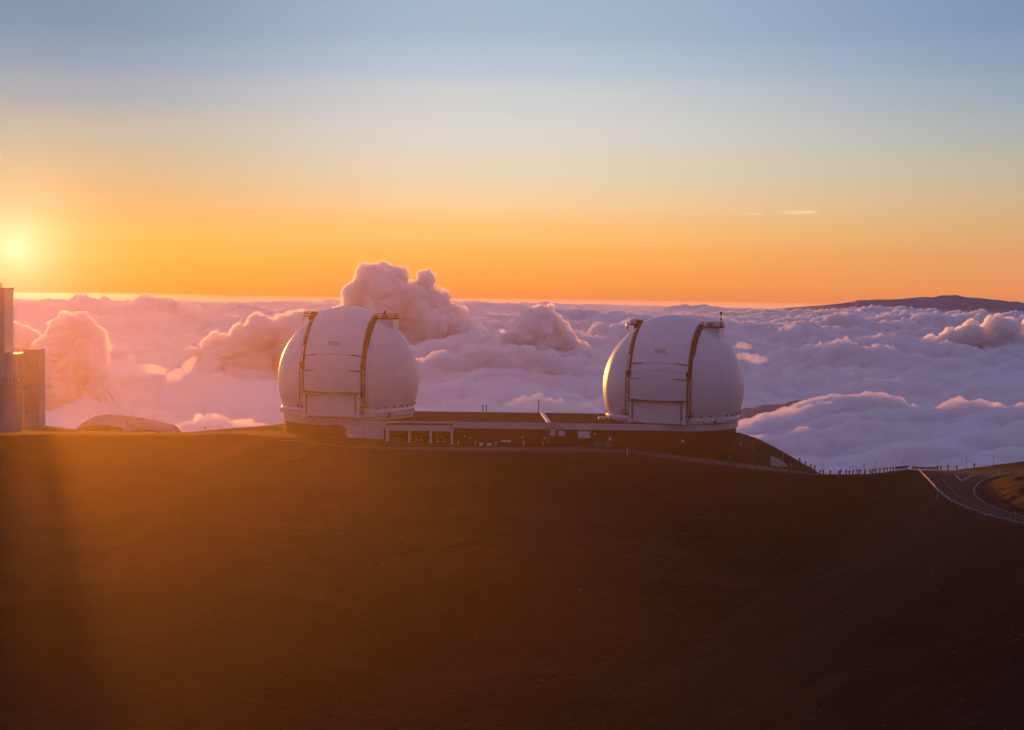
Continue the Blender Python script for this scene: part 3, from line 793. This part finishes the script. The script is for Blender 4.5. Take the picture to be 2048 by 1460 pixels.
dome(dR, R(-18.2), -41.3, 'right white telescope dome at the end of the ridge above the road, bluish in shade', (12.4, 4.0), [(-11.7, -3.9, 16.1, .85), (-11.1, -4.1, 14.0, .6)])
# extra whip on the left shoulder of the left dome

# ------------------------------------------------------------------ building cut by the left edge of the frame
def left_building():
    Y = 424; g = W(45, 862, Y).z-1.0
    t = empty('observatory_tower', (W(0, 862, Y).x, Y+8, g), 0, 'tall grey observatory with stacked blocks cut by the left edge of the photo', 'building')
    ox, oy, oz = t.location
    def b(x0, x1, y0, y1, Y0, Y1, name, mat, bev=.05, label=None, par=None):
        a = W(x0, y1, Y0); c = W(x1, y0, Y0); c.x = W(x1, y0, Y1).x
        if label == 'f': c.x = W(x1, y0, Y0).x
        label = None
        return MB().box(a.x-ox, c.x-ox, Y0-oy, Y1-oy, a.z-oz, c.z-oz, bev).build(name, mat, par or t, label=label)
    b(-90, 46, 776, 864, Y, Y+6, 'lower_wall', 'grey')
    b(-95, 57, 765, 775.5, Y-1.2, Y+7, 'balcony_deck', 'grey', .1)
    b(-85, 51, 708, 764.5, Y+.2, Y+7, 'middle_block', 'silver')
    b(-45, 27, 579, 707.5, Y+2, Y+10, 'upper_tower', 'silver')
    b(-40, 4.5, 566, 578.5, Y+3, Y+9, 'roof_box', 'silver')
    b(-47, 29, 576.5, 579.5, Y+1.7, Y+10.3, 'roof_edge', 'grey', .03)
    s = b(46.5, 90, 699, 858, Y+6.5, Y+12, 'stair_block', 'grey')
    b(46.8, 58, 780, 830, Y+6.3, Y+6.8, 'door', 'silver', .02)
    b(26, 38, 695, 703, Y+6, Y+10, 'roof_unit', 'white2', .1)
    for k in range(9):                                  # cladding ribs of the tower
        x = W(27-k*5.5, 600, Y+10).x-ox
        a = W(20, 707, Y+3).z-oz; c = W(20, 580, Y+3).z-oz
        MB().box(x-.05, x+.05, 2-8-.06, 2-8+.02, a, c).build('cladding_rib', 'grey', t)
    for p in (17, 38):
        b(p-4, p+2, 757, 763, Y-1.0, Y-.3, 'deck_cabinet', 'white2', .05)
    rl = MB(); z = W(20, 765, Y-1.2).z-oz
    for k in range(12):
        x = W(56-k*7, 765, Y-1.1).x-ox; rl.tube((x, -9.1, z), (x, -9.1, z+1.1), .04, 5)
    x0 = W(57, 765, Y).x-ox; rl.tube((x0, -9.1, z+1.1), (x0-12, -9.1, z+1.1), .04, 5).tube((x0, -9.1, z+.55), (x0-12, -9.1, z+.55), .03, 5)
    rl.build('balcony_railing', 'steel', t)
    a = W(45, 730, Y); b2 = W(45, 760, Y)
    for p in (12, 30): 
        x = W(p, 735, Y).x-ox; MB().box(x-.04, x+.04, .1-8, .2-8, W(20, 763, Y).z-oz, W(20, 710, Y).z-oz).build('cladding_rib', 'grey', t)
left_building()

# ------------------------------------------------------------------ vaulted roofs behind the ridge
def vault(outline_top, base_y, Y, depth, label, group):
    xs = [p[0] for p in outline_top]
    P = [W(p[0], p[1], Y) for p in outline_top]; zb = W(sum(xs)/len(xs), base_y, Y).z-6
    c = P[len(P)//2]; t = empty('vaulted_shelter', (c.x, Y, zb), 0, label, 'shelter', group)
    rows = []
    for j in range(13):
        v = j/12; y = -depth/2+depth*v; k = math.sin(math.pi*(.12+.76*v)) if True else 1
        rows.append([(Vector((p.x-c.x, y, (p.z-zb)-(1-k)*3.5)), Vector((p.x-c.x, y, (p.z-zb)-(1-k)*3.5-.25))) for p in P])
    MB().strip(rows, 0).build('vault_roof', 'fabric', t, 'all')
    body = MB()
    for (p, q) in zip(P[:-1], P[1:]):
        body.strip([[(Vector((e.x-c.x, -depth*.36, 0)), Vector((e.x-c.x, depth*.36, 0))) for e in (p, q)],
                    [(Vector((e.x-c.x, -depth*.36, e.z-zb-1.9)), Vector((e.x-c.x, depth*.36, e.z-zb-1.9))) for e in (p, q)]], 0)
    body.build('end_wall', 'fabric', t)
    e = MB().path([(p.x-c.x, -depth/2-.05, p.z-zb-2.1) for p in P], .12, 6).build('roof_edge', 'steel', t)
    for k in (2, len(P)//2+1, len(P)-3):
        p = P[k]; MB().tube((p.x-c.x, 0, p.z-zb-.2), (p.x-c.x, 0, p.z-zb+1.6), .05, 5).build('lightning_rod', 'steel', t)
def crv(pts, n=26):
    xs = [p[0] for p in pts]; ys = [p[1] for p in pts]
    X = np.linspace(xs[0], xs[-1], n); out = []
    for x in X:
        i = min(max(0, np.searchsorted(xs, x)-1), len(xs)-2)
        p0 = ys[max(0, i-1)]; p1 = ys[i]; p2 = ys[i+1]; p3 = ys[min(len(ys)-1, i+2)]
        t = (x-xs[i])/(xs[i+1]-xs[i])
        out.append((x, .5*((2*p1)+(-p0+p2)*t+(2*p0-5*p1+4*p2-p3)*t*t+(-p0+3*p1-3*p2+p3)*t**3)))
    return out
vault(crv([(165,845),(185,834),(205,829.5),(225,829.5),(260,834),(300,840),(340,850)]), 866, 512, 26, 'large low vaulted grey roof rising behind the ridge left of the domes', 'vaulted roofs behind the ridge')
vault(crv([(246,858),(265,846),(290,841.5),(320,844),(342,850),(356,858)]), 868, 494, 12, 'smaller vaulted roof in front of the right end of the large vault', 'vaulted roofs behind the ridge')
def pipe_rack():
    a = W(90, 853, 456); b = W(168, 861, 452); t = empty('pipe_rack', (a.x, a.y, gz(a.x, a.y)), 0, 'long thin pipe on low supports between the grey tower and the vaulted roof', 'pipe')
    z0 = t.location.z
    P = [a.lerp(b, k/6) for k in range(7)]
    MB().path([(p.x-a.x, p.y-a.y, p.z-z0) for p in P], .18).build('pipe', 'grey', t)
    for p in P[::2]: MB().tube((p.x-a.x, p.y-a.y, gz(p.x, p.y)-z0-.3), (p.x-a.x, p.y-a.y, p.z-z0), .09).build('support', 'steel', t)
pipe_rack()

# ------------------------------------------------------------------ roads and marks
road = sheet('road', [(560,880),(700,893),(900,895),(1100,896),(1250,897),(1350,910),(1450,923),(1530,933),(1600,943),(1640,948.8)],
             [(560,882),(700,894.6),(900,901.5),(1100,903),(1250,905.5),(1350,919),(1450,932),(1530,940.5),(1600,947.5),(1640,950.2)], M['asphalt_worn'], .05, 20, 8)
tag(road, kind='structure')
road2 = sheet('access_road', [(1840,943.6),(1856,961),(1874,981),(1904,1004),(1944,1020.5),(1992,1035),(2048,1051),(2200,1090)],
              [(1985,940),(1966,957),(1950,972),(1947,984),(1956,996),(1975,1008),(2012,1023),(2120,1050)], M['asphalt'], .06, 16, 14)
tag(road2, kind='structure')
road3 = sheet('branch_road', [(1862,943.2),(1950,942),(1990,941),(2048,932),(2200,922)], [(1875,948),(1930,972),(1953,972),(1975,958),(2048,944),(2200,938)][1:], M['asphalt'], .10, 16, 10)
tag(road3, kind='structure')
def paint(name, pl, width, lift=.14, mat='paint', kind='structure'):
    P = [hit(*p) for p in pl]; P = [p for p in P if p is not None]
    Q = []
    for a, b in zip(P[:-1], P[1:]):
        n = max(1, int((b-a).length/1.0)); Q += [a.lerp(b, k/n) for k in range(n)]
    Q.append(P[-1]); V = []
    for i, p in enumerate(Q):
        d = (Q[min(i+1, len(Q)-1)]-Q[max(i-1, 0)]); d.z = 0; d.normalize(); nrm = Vector((-d.y, d.x, 0))*width/2
        for q in (p-nrm, p+nrm): V.append((q.x, q.y, gz(q.x, q.y)+lift))
    o = mesh_obj(name, V, grid_faces(len(Q), 2), M[mat]); tag(o, kind=kind); return o
paint('road_marking', [(1910,950),(1916,956),(1923,963)], .7)
paint('road_marking', [(1923,963),(1934,957),(1944,952.5),(1952,950.5)], .8)
paint('road_marking', [(1951,952),(1966,953.2),(1980,955)], .35)
paint('road_marking', [(2048,940.5),(2010,947),(1985,954),(1966,961),(1954,970),(1948,980),(1949,989),(1957,998),(1972,1008),(1990,1016),(2012,1024),(2060,1038)], .35)
paint('road_marking', [(1880,955),(1895,972),(1915,993),(1950,1012),(2000,1030),(2060,1044)], .12)
paint('road_marking', [(700,893.6),(900,896),(1100,897),(1245,898)], .25)
# right hand hill inside the road bend
def right_hill():
    pts = [(2044,1030),(2012,1019),(1978,1004),(1960,994),(1954,985),(1955,977),(1964,969),(1985,960),(2020,952),(2048,946)]
    P = [hit(*p) for p in pts]; P = [Vector((p.x+1.0, p.y, p.z)) for p in P]
    P = P+[Vector((175, 432, -49)), Vector((230, 380, -55)), Vector((160, 315, -52))]
    poly = np.array([(p.x, p.y) for p in P])
    D = densify_poly(poly)
    xs = np.linspace(poly[:, 0].min()-1, poly[:, 0].max(), 150); ys = np.linspace(poly[:, 1].min(), poly[:, 1].max(), 130)
    Yg, Xg = np.meshgrid(ys, xs, indexing='ij'); x = Xg.ravel(); y = Yg.ravel()
    d = np.sqrt(((x[:, None]-D[None, :, 0])**2+(y[:, None]-D[None, :, 1])**2).min(1))
    ins = inside_poly(x, y, poly)
    z0 = np.array([gz(a, b) for a, b in zip(x, y)])
    h = np.where(ins, np.minimum(d*.62, 9-0*d)+fbm(P3(x, y, 6, 4.4), 4)*np.clip(d, 0, 2)*.5, -1.0-d*.2)
    h = np.where(ins, 6*(1-np.exp(-d*.09))+fbm(P3(x, y, 6, 4.4), 4)*np.clip(d, 0, 3)*.35, -.4)
    o = mesh_obj('hillside', np.stack([x, y, z0+h], -1), grid_faces(len(ys), len(xs)), M['cinder']); tag(o, kind='structure')
def densify_poly(poly, step=1.5):
    out = []
    for i in range(len(poly)):
        a = poly[i]; b = poly[(i+1) % len(poly)]; n = max(1, int(np.linalg.norm(b-a)/step))
        for k in range(n): out.append(a+(b-a)*k/n)
    return np.array(out)
right_hill()
# concrete apron on the mound right of the dome
P = [hit(*p) for p in [(1541,911),(1566,922),(1577,933),(1541,933)]]
def slab(pts, name, mat, lift, kind='structure'):
    A, B, Cc, D = pts; V = []
    for i in range(9):
        a = A.lerp(D, i/8); b = B.lerp(Cc, i/8)
        for k in range(9):
            p = a.lerp(b, k/8); V.append((p.x, p.y, gz(p.x, p.y)+lift))
    o = mesh_obj(name, V, grid_faces(9, 9), M[mat]); tag(o, kind=kind); return o
slab(P, 'concrete_apron', 'concrete', .08)

# ------------------------------------------------------------------ vehicles
def car(x, y, z, rz, label, kind, paint_m, group=None):
    t = empty('parked_'+kind, (x, y, z), rz, label, 'car', group)
    L_, Wd = (2.3, .92); 
    prof = [(-2.3,.45),(-2.32,.85),(-2.15,.98),(-1.25,1.08),(-.72,1.62),(.9,1.68),(2.05,1.6),(2.28,1.0),(2.3,.45)]
    if kind == 'pickup': prof = [(-2.3,.45),(-2.32,.88),(-2.15,1.0),(-1.2,1.08),(-.75,1.62),(.35,1.64),(.5,1.05),(2.28,1.02),(2.3,.45)]
    def hull(pr, wd, nm, mat, top=.8):
        bm = MB(); A = []; B = []
        for (u, v) in pr:
            k = wd if v < 1.1 else wd*top
            A.append(bm.bm.verts.new((-k, u, v))); B.append(bm.bm.verts.new((k, u, v)))
        n = len(pr)
        for i in range(n): bm.bm.faces.new((A[i], A[(i+1) % n], B[(i+1) % n], B[i]))
        bm.bm.faces.new(A); bm.bm.faces.new(B[::-1])
        bmesh.ops.triangulate(bm.bm, faces=[f for f in bm.bm.faces if len(f.verts) > 4])
        return bm.build(nm, mat, t)
    hull(prof, Wd, 'body', paint_m)
    MB().strip([[(Vector((sx*Wd*.74, -1.27, 1.12)), Vector((sx*Wd*.74, -1.2, 1.1))) for sx in (-1, 1)], [(Vector((sx*Wd*.70, -.78, 1.58)), Vector((sx*Wd*.70, -.7, 1.56))) for sx in (-1, 1)]], 0).build('windscreen', 'glass', t)
    for sx in (-1, 1):
        MB().box(sx*Wd*.86-.03, sx*Wd*.86+.03, -.6, .3, 1.15, 1.52).build('side_window', 'glass', t)
        MB().box(sx*.66-.16, sx*.66+.16, -2.35, -2.28, .66, .82, .02).build('headlight', 'white2', t)
        for yy in (-1.42, 1.4):
            w_ = MB().tube((sx*(Wd-.12), yy, .36), (sx*(Wd+.04), yy, .36), .36, 18).build('wheel', 'rubber', t)
            MB().tube((sx*(Wd+.04), yy, .36), (sx*(Wd+.06), yy, .36), .2, 12).build('rim', 'galv', w_)
    MB().box(-.45, .45, -2.36, -2.29, .62, .86).build('grille', 'dark', t)
    MB().box(-Wd, Wd, -2.42, -2.3, .4, .58, .03).build('bumper', 'galv', t)
    return t
for (p, lab, kd, dz) in ((792.5, 'white car nose out in the first garage bay, next to the left dome', 'car', 0), (837, 'pale car deep in the shade of the middle garage bay', 'car', 3.5), (880.5, 'white pickup nose out in the garage bay nearest the long wall', 'pickup', .5)):
    car(lx(p, 431), 431.3+dz, PAD+.03, R(2), lab, kd, 'car_white', 'cars parked in the garage bays')
c = hit(1205, 896)
car(c.x, 429.4, PAD+.02, R(78), 'small dark car parked on the road before the long wall, left of the right dome', 'car', 'car_dark')

# ------------------------------------------------------------------ bollards, posts, poles
def bollard(px, py, label, h=1.2, r=.16):
    c = hit(px, py); t = empty('yellow_bollard', c, 0, label, 'bollard', 'yellow bollards before the long wall')
    MB().tube((0, 0, -.2), (0, 0, h-.1), r, 10).ball((0, 0, h-.1), r).build('post', 'yellow', t, True)
    MB().tube((0, 0, h*.62), (0, 0, h*.74), r+.012, 10).build('reflective_band', 'white2', t)
bl_ = [(1047.5,891,'yellow bollard before the long wall, left one of the pair around its middle door'),(1086,891,'yellow bollard before the long wall, right one of the pair around its middle door'),
       (1325,895.5,'pale yellow bollard under the right dome, left one of the pair'),(1359.5,896,'bright yellow bollard under the right dome, right one of the pair'),
       (917,891.5,'yellow bollard just right of the last garage post'),(950.5,891.5,'thin yellow bollard left of the clutter by the long wall'),(992,891.5,'yellow bollard left of the white bench by the long wall')]
for p in bl_: bollard(*p)
def crate(px, py, w, h, lab, m='grey'):
    c = hit(px, py); t = tag(MB().box(-w/2, w/2, -.5, .5, -.05, h, .05).box(-w/2-.04, w/2+.04, -.54, .54, h-.12, h-.02, .02).build('storage_crate', m, None, loc=c), lab, 'crate', 'clutter by the long wall')
crate(962, 891.5, .9, .7, 'low pale crate by the long wall, left of two near the thin bollards', 'white2'); crate(978, 891.5, 1.1, .6, 'low pale crate by the long wall, right of two near the thin bollards', 'white2')
crate(970, 891, 1.2, 1.1, 'taller dark crate between the two low pale ones by the long wall', 'steel')

def post(px, py, h, label, name='guard_post', r=.17, group=None, head=True, tilt=0, c=None, cat='post'):
    c = hit(px, py) if c is None else c
    t = empty(name, c, 0, label, cat, group); t.rotation_euler = (0, tilt, 0)
    MB().box(-r*.7, r*.7, -r, r, -.3, h, .02).build('post_shaft', 'post', t)
    if head: MB().box(-.26, .16, -r-.09, -r-.01, h-.45, h+.02, .02).build('blocking_plate', 'post', t)
    return t
rnd = random.Random(4)
# crest posts: stand on the skyline of the saddle
def crest(px, off=0.0):
    """highest ground along the column of sight px"""
    best = None
    for Y in np.arange(395, 470, .5):
        x = (px-1024)/F*Y; z = gz(x, Y); q = proj((x, Y, z))
        if best is None or q[1] < best[0]: best = (q[1], x, Y, z)
    return Vector(best[1:])
ORD = ['first','second','third','fourth','fifth','sixth','seventh','eighth','ninth','tenth','eleventh','twelfth','thirteenth','fourteenth','fifteenth','sixteenth','seventeenth','eighteenth','nineteenth','twentieth']
ORD += ['twenty '+o for o in ORD[:9]]+['thirtieth']+['thirty '+o for o in ORD[:9]]
rowA = [1605,1617,1627.5,1635,1647,1653,1667.5,1684,1687,1699,1705,1712,1722,1726,1737,1748,1752,1758,1766,1774,1781,1787.5,1793.5]
for k, px in enumerate(rowA):
    c = crest(px); post(px, 0, 1.0*rnd.uniform(.85, 1.15), ORD[k]+' short dark guard post on the saddle skyline, counted from the dome mound', group='dark guard posts along the saddle', c=c, tilt=rnd.uniform(-.12, .2))
rowB = [1799,1802.5,1806,1809.5,1813,1816.5,1820]
for k, px in enumerate(rowB):
    c = crest(px); post(px, 0, .95, ORD[k]+' dark post from the left under the arched guardrail on the hump', r=.12, group='posts of the hump guardrail', c=c)
def rail(cs, label, h=.75, wd=.32, mat='galv', name='guardrail'):
    P = [Vector((c.x, c.y, c.z+h)) for c in cs]; m = MB()
    n = (P[-1]-P[0]); nr = Vector((n.y, -n.x, 0)).normalized()
    rows = []
    for (o, z) in ((0.0, -wd/2), (.09, -wd/4), (0.0, 0), (.09, wd/4), (0.0, wd/2)):
        rows.append([(p+nr*o+Vector((0, 0, z)), p+nr*(o-.03)+Vector((0, 0, z))) for p in P])
    m.strip(rows, 0)
    o = m.build(name, mat); tag(o, label, 'guardrail'); return o
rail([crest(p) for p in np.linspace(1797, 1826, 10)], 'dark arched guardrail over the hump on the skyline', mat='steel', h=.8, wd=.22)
rowC = list(np.linspace(1833, 1882, 13))
for k, px in enumerate(rowC):
    c = crest(px); c = Vector((c.x, c.y, c.z)); post(px, 0, .85, ORD[k]+' small dark post from the left in the close row behind the road crest', r=.12, group='close row of posts behind the road crest', c=c)
for px, lab in ((1882,'leftmost of the three lone guard posts at the right of the close row'),(1889,'middle of the three lone guard posts at the right of the close row'),(1903,'rightmost and tallest of the three lone guard posts before the rising bank'),(1921,'single guard post low on the rising bank'),(1956,'single guard post high on the rising bank')):
    c = crest(px); post(px, 0, 1.1 if px != 1903 else 1.35, lab, c=c, group='lone guard posts on the right bank')
def pole(px, top_y, label, c=None, r=.05, base=None):
    c = crest(px) if c is None else c
    q = proj(c); h = (q[1]-top_y)/F*c.y
    t = empty('snow_pole', c, 0, label, 'pole', 'thin snow poles along the road')
    MB().tube((0, 0, -.3), (0, 0, h), r, 6, r*.7).build('pole_shaft', 'post', t)
    MB().tube((0, 0, h-.25), (0, 0, h-.05), r*1.25, 6).build('pole_tip', 'paint', t)
for px, ty, lab in ((1604,930,'thin snow pole where the mound slope meets the saddle'),(1652,927,'thin snow pole on the left part of the saddle'),(1735,926,'short faint snow pole at mid saddle'),(1757.5,922,'taller snow pole right of mid saddle'),
                    (1811.5,916,'tall snow pole above the arched guardrail'),(1819,924,'short snow pole right at the end of the arched guardrail'),(1883,918,'snow pole beside the lone posts right of the road crest'),
                    (1940,909,'tallest snow pole, on the rising bank'),(1995,910,'snow pole high on the rising bank near the right edge')):
    pole(px, ty, lab)
# guardrail of the near road with its own posts
gl = [(1838,944),(1846,952),(1856,962),(1866,973),(1876,984),(1888,995),(1902,1005),(1920,1014),(1940,1022),(1962,1030),(1985,1037),(2010,1043),(2035,1050),(2075,1062),(2130,1080)]
gc = [hit(x, y+1.5) for x, y in gl]
gcd = []
for a, b in zip(gc[:-1], gc[1:]):
    n = max(1, int((b-a).length/1.5)); gcd += [Vector((a.lerp(b, k/n).x, a.lerp(b, k/n).y, gz(*a.lerp(b, k/n).xy))) for k in range(n)]
def rail_multi(cs, label, h=.7, wd=.34):
    m = MB(); N_ = len(cs); prof = []
    for i, c in enumerate(cs):
        d = cs[min(i+1, N_-1)]-cs[max(i-1, 0)]; d.z = 0; d.normalize(); nr = Vector((d.y, -d.x, 0))
        prof.append([(Vector((c.x, c.y, c.z+h+z))+nr*o, Vector((c.x, c.y, c.z+h+z))+nr*(o-.03)) for (o, z) in ((0.0, -wd/2), (.08, -wd/4), (0, 0), (.08, wd/4), (0, wd/2))])
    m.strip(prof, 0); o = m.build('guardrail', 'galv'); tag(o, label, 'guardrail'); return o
rail_multi(gcd, 'long pale steel guardrail curving down beside the near road at right')
acc = 0; kp = 0
for a, b in zip(gcd[:-1], gcd[1:]):
    acc += (b-a).length
    if acc > 2.6:
        acc = 0; t = empty('guardrail_post', b, 0, ORD[kp]+' steel post of the near guardrail, counted from the road crest', 'post', 'posts of the near guardrail')
        kp += 1
        MB().box(-.09, .09, -.1, .1, -1.4, .95, .015).build('post_shaft', 'galv', t)
for (px, py, h, lab) in ((1874.5,998,2.0,'yellow marker post below the guardrail bend'),):
    c = hit(px, py); t = empty('marker_post', c, 0, lab, 'post'); MB().tube((0, 0, -.2), (0, 0, h), .08, 8).build('post_shaft', 'yellow', t)
for (px, py, h, m_, lab) in ((1254.5,910,1.7,'white2','white marker post at the edge of the road below the right dome'),(1348,907,.5,'white2','small white stone marker beside the road below the right dome'),
                         (1459,918,.8,'grey','short grey stake on the mound before the right dome'),(1481,892,.8,'white2','round white lamp on the mound at the right of the dome'),
                         (1508,924,3.2,'concrete','left of the two thin stakes standing together on the mound slope'),(1505,905,3.0,'concrete','thin stake high on the mound slope'),(1491.5,915,4.0,'concrete','tall thin stake right of the round lamp'),
                         (1555,938,1.8,'concrete','short stake in front of the concrete apron'),(1566,937,3.6,'concrete','tall stake in front of the concrete apron'),(1583,940,1.6,'concrete','stake right of the concrete apron'),
                         (2030,1050,2.6,'concrete','reddish marker post beside the near guardrail'),(2036,1010,2.4,'concrete','marker post on the hillside inside the road bend'),(1999,952,2.2,'white2','pale marker post on the branch road')):
    c = hit(px, py)
    if c is None: continue
    r = .07 if m_ != 'grey' else .1
    t = empty('marker_post', c, 0, lab, 'post')
    MB().tube((0, 0, -.2), (0, 0, h), r, 8).build('post_shaft', m_, t)
    if px in (1348, 1481): MB().ball((0, 0, h), .3).build('lamp_globe' if px == 1481 else 'marker_head', 'white2', t, True)
    else: MB().tube((0, 0, h-.2), (0, 0, h+.02), r*1.3, 8).build('reflector_cap', 'white2', t)
# edge posts of the road below the dome: small dark stubs
for k, px in enumerate((1348,1358,1380,1406,1426,1448,1470,1492,1513,1535,1557,1578)):
    py = np.interp(px, [1340,1450,1530,1600], [919,932,941,947.5])
    c = hit(px, py); t = empty('edge_stake', c, 0, ORD[k]+' low dark stake from the left along the outer edge of the descending road', 'stake', 'stakes along the road edge')
    MB().box(-.09, .09, -.09, .09, -.2, .75, .015).build('stake_shaft', 'post', t)
for px, py, h, lab in ((410,862,1.6,'thin survey pole on the ridge right of the vaulted roofs'),(442,859,1.3,'second thin survey pole on the ridge, nearer the left dome')):
    c = hit(px, py+3); t = empty('survey_pole', c, 0, lab, 'pole'); MB().tube((0, 0, -.3), (0, 0, h), .05, 6).build('pole_shaft', 'post', t); MB().tube((-.3, 0, h*.75), (.3, 0, h*.75), .03, 5).build('cross_arm', 'post', t)

# loose stones on the slope
def stones(n=1200):
    V = []; Fc = []; rs = np.random.RandomState(11)
    base = bmesh.new(); bmesh.ops.create_icosphere(base, subdivisions=1, radius=1); bv = np.array([v.co[:] for v in base.verts]); bf = np.array([[v.index for v in f.verts] for f in base.faces]); base.free()
    k = 0
    while k < n:
        px = rs.uniform(600, 2048); py = rs.uniform(960, 1460)
        if px < 1100 and rs.rand() < .6: continue
        c = hit(px, py)
        if c is None: continue
        r = .06+.26*rs.rand()**6
        v = bv*(1+.25*rs.normal(size=bv.shape))*r*np.array([1.2, 1, .7])+np.array(c)+[0, 0, r*.2]
        Fc.append(bf+len(V)*len(bv)); V.append(v); k += 1
    o = mesh_obj('loose_stones', np.concatenate(V), np.concatenate(Fc), M['rock'], False); tag(o, kind='stuff')
stones()
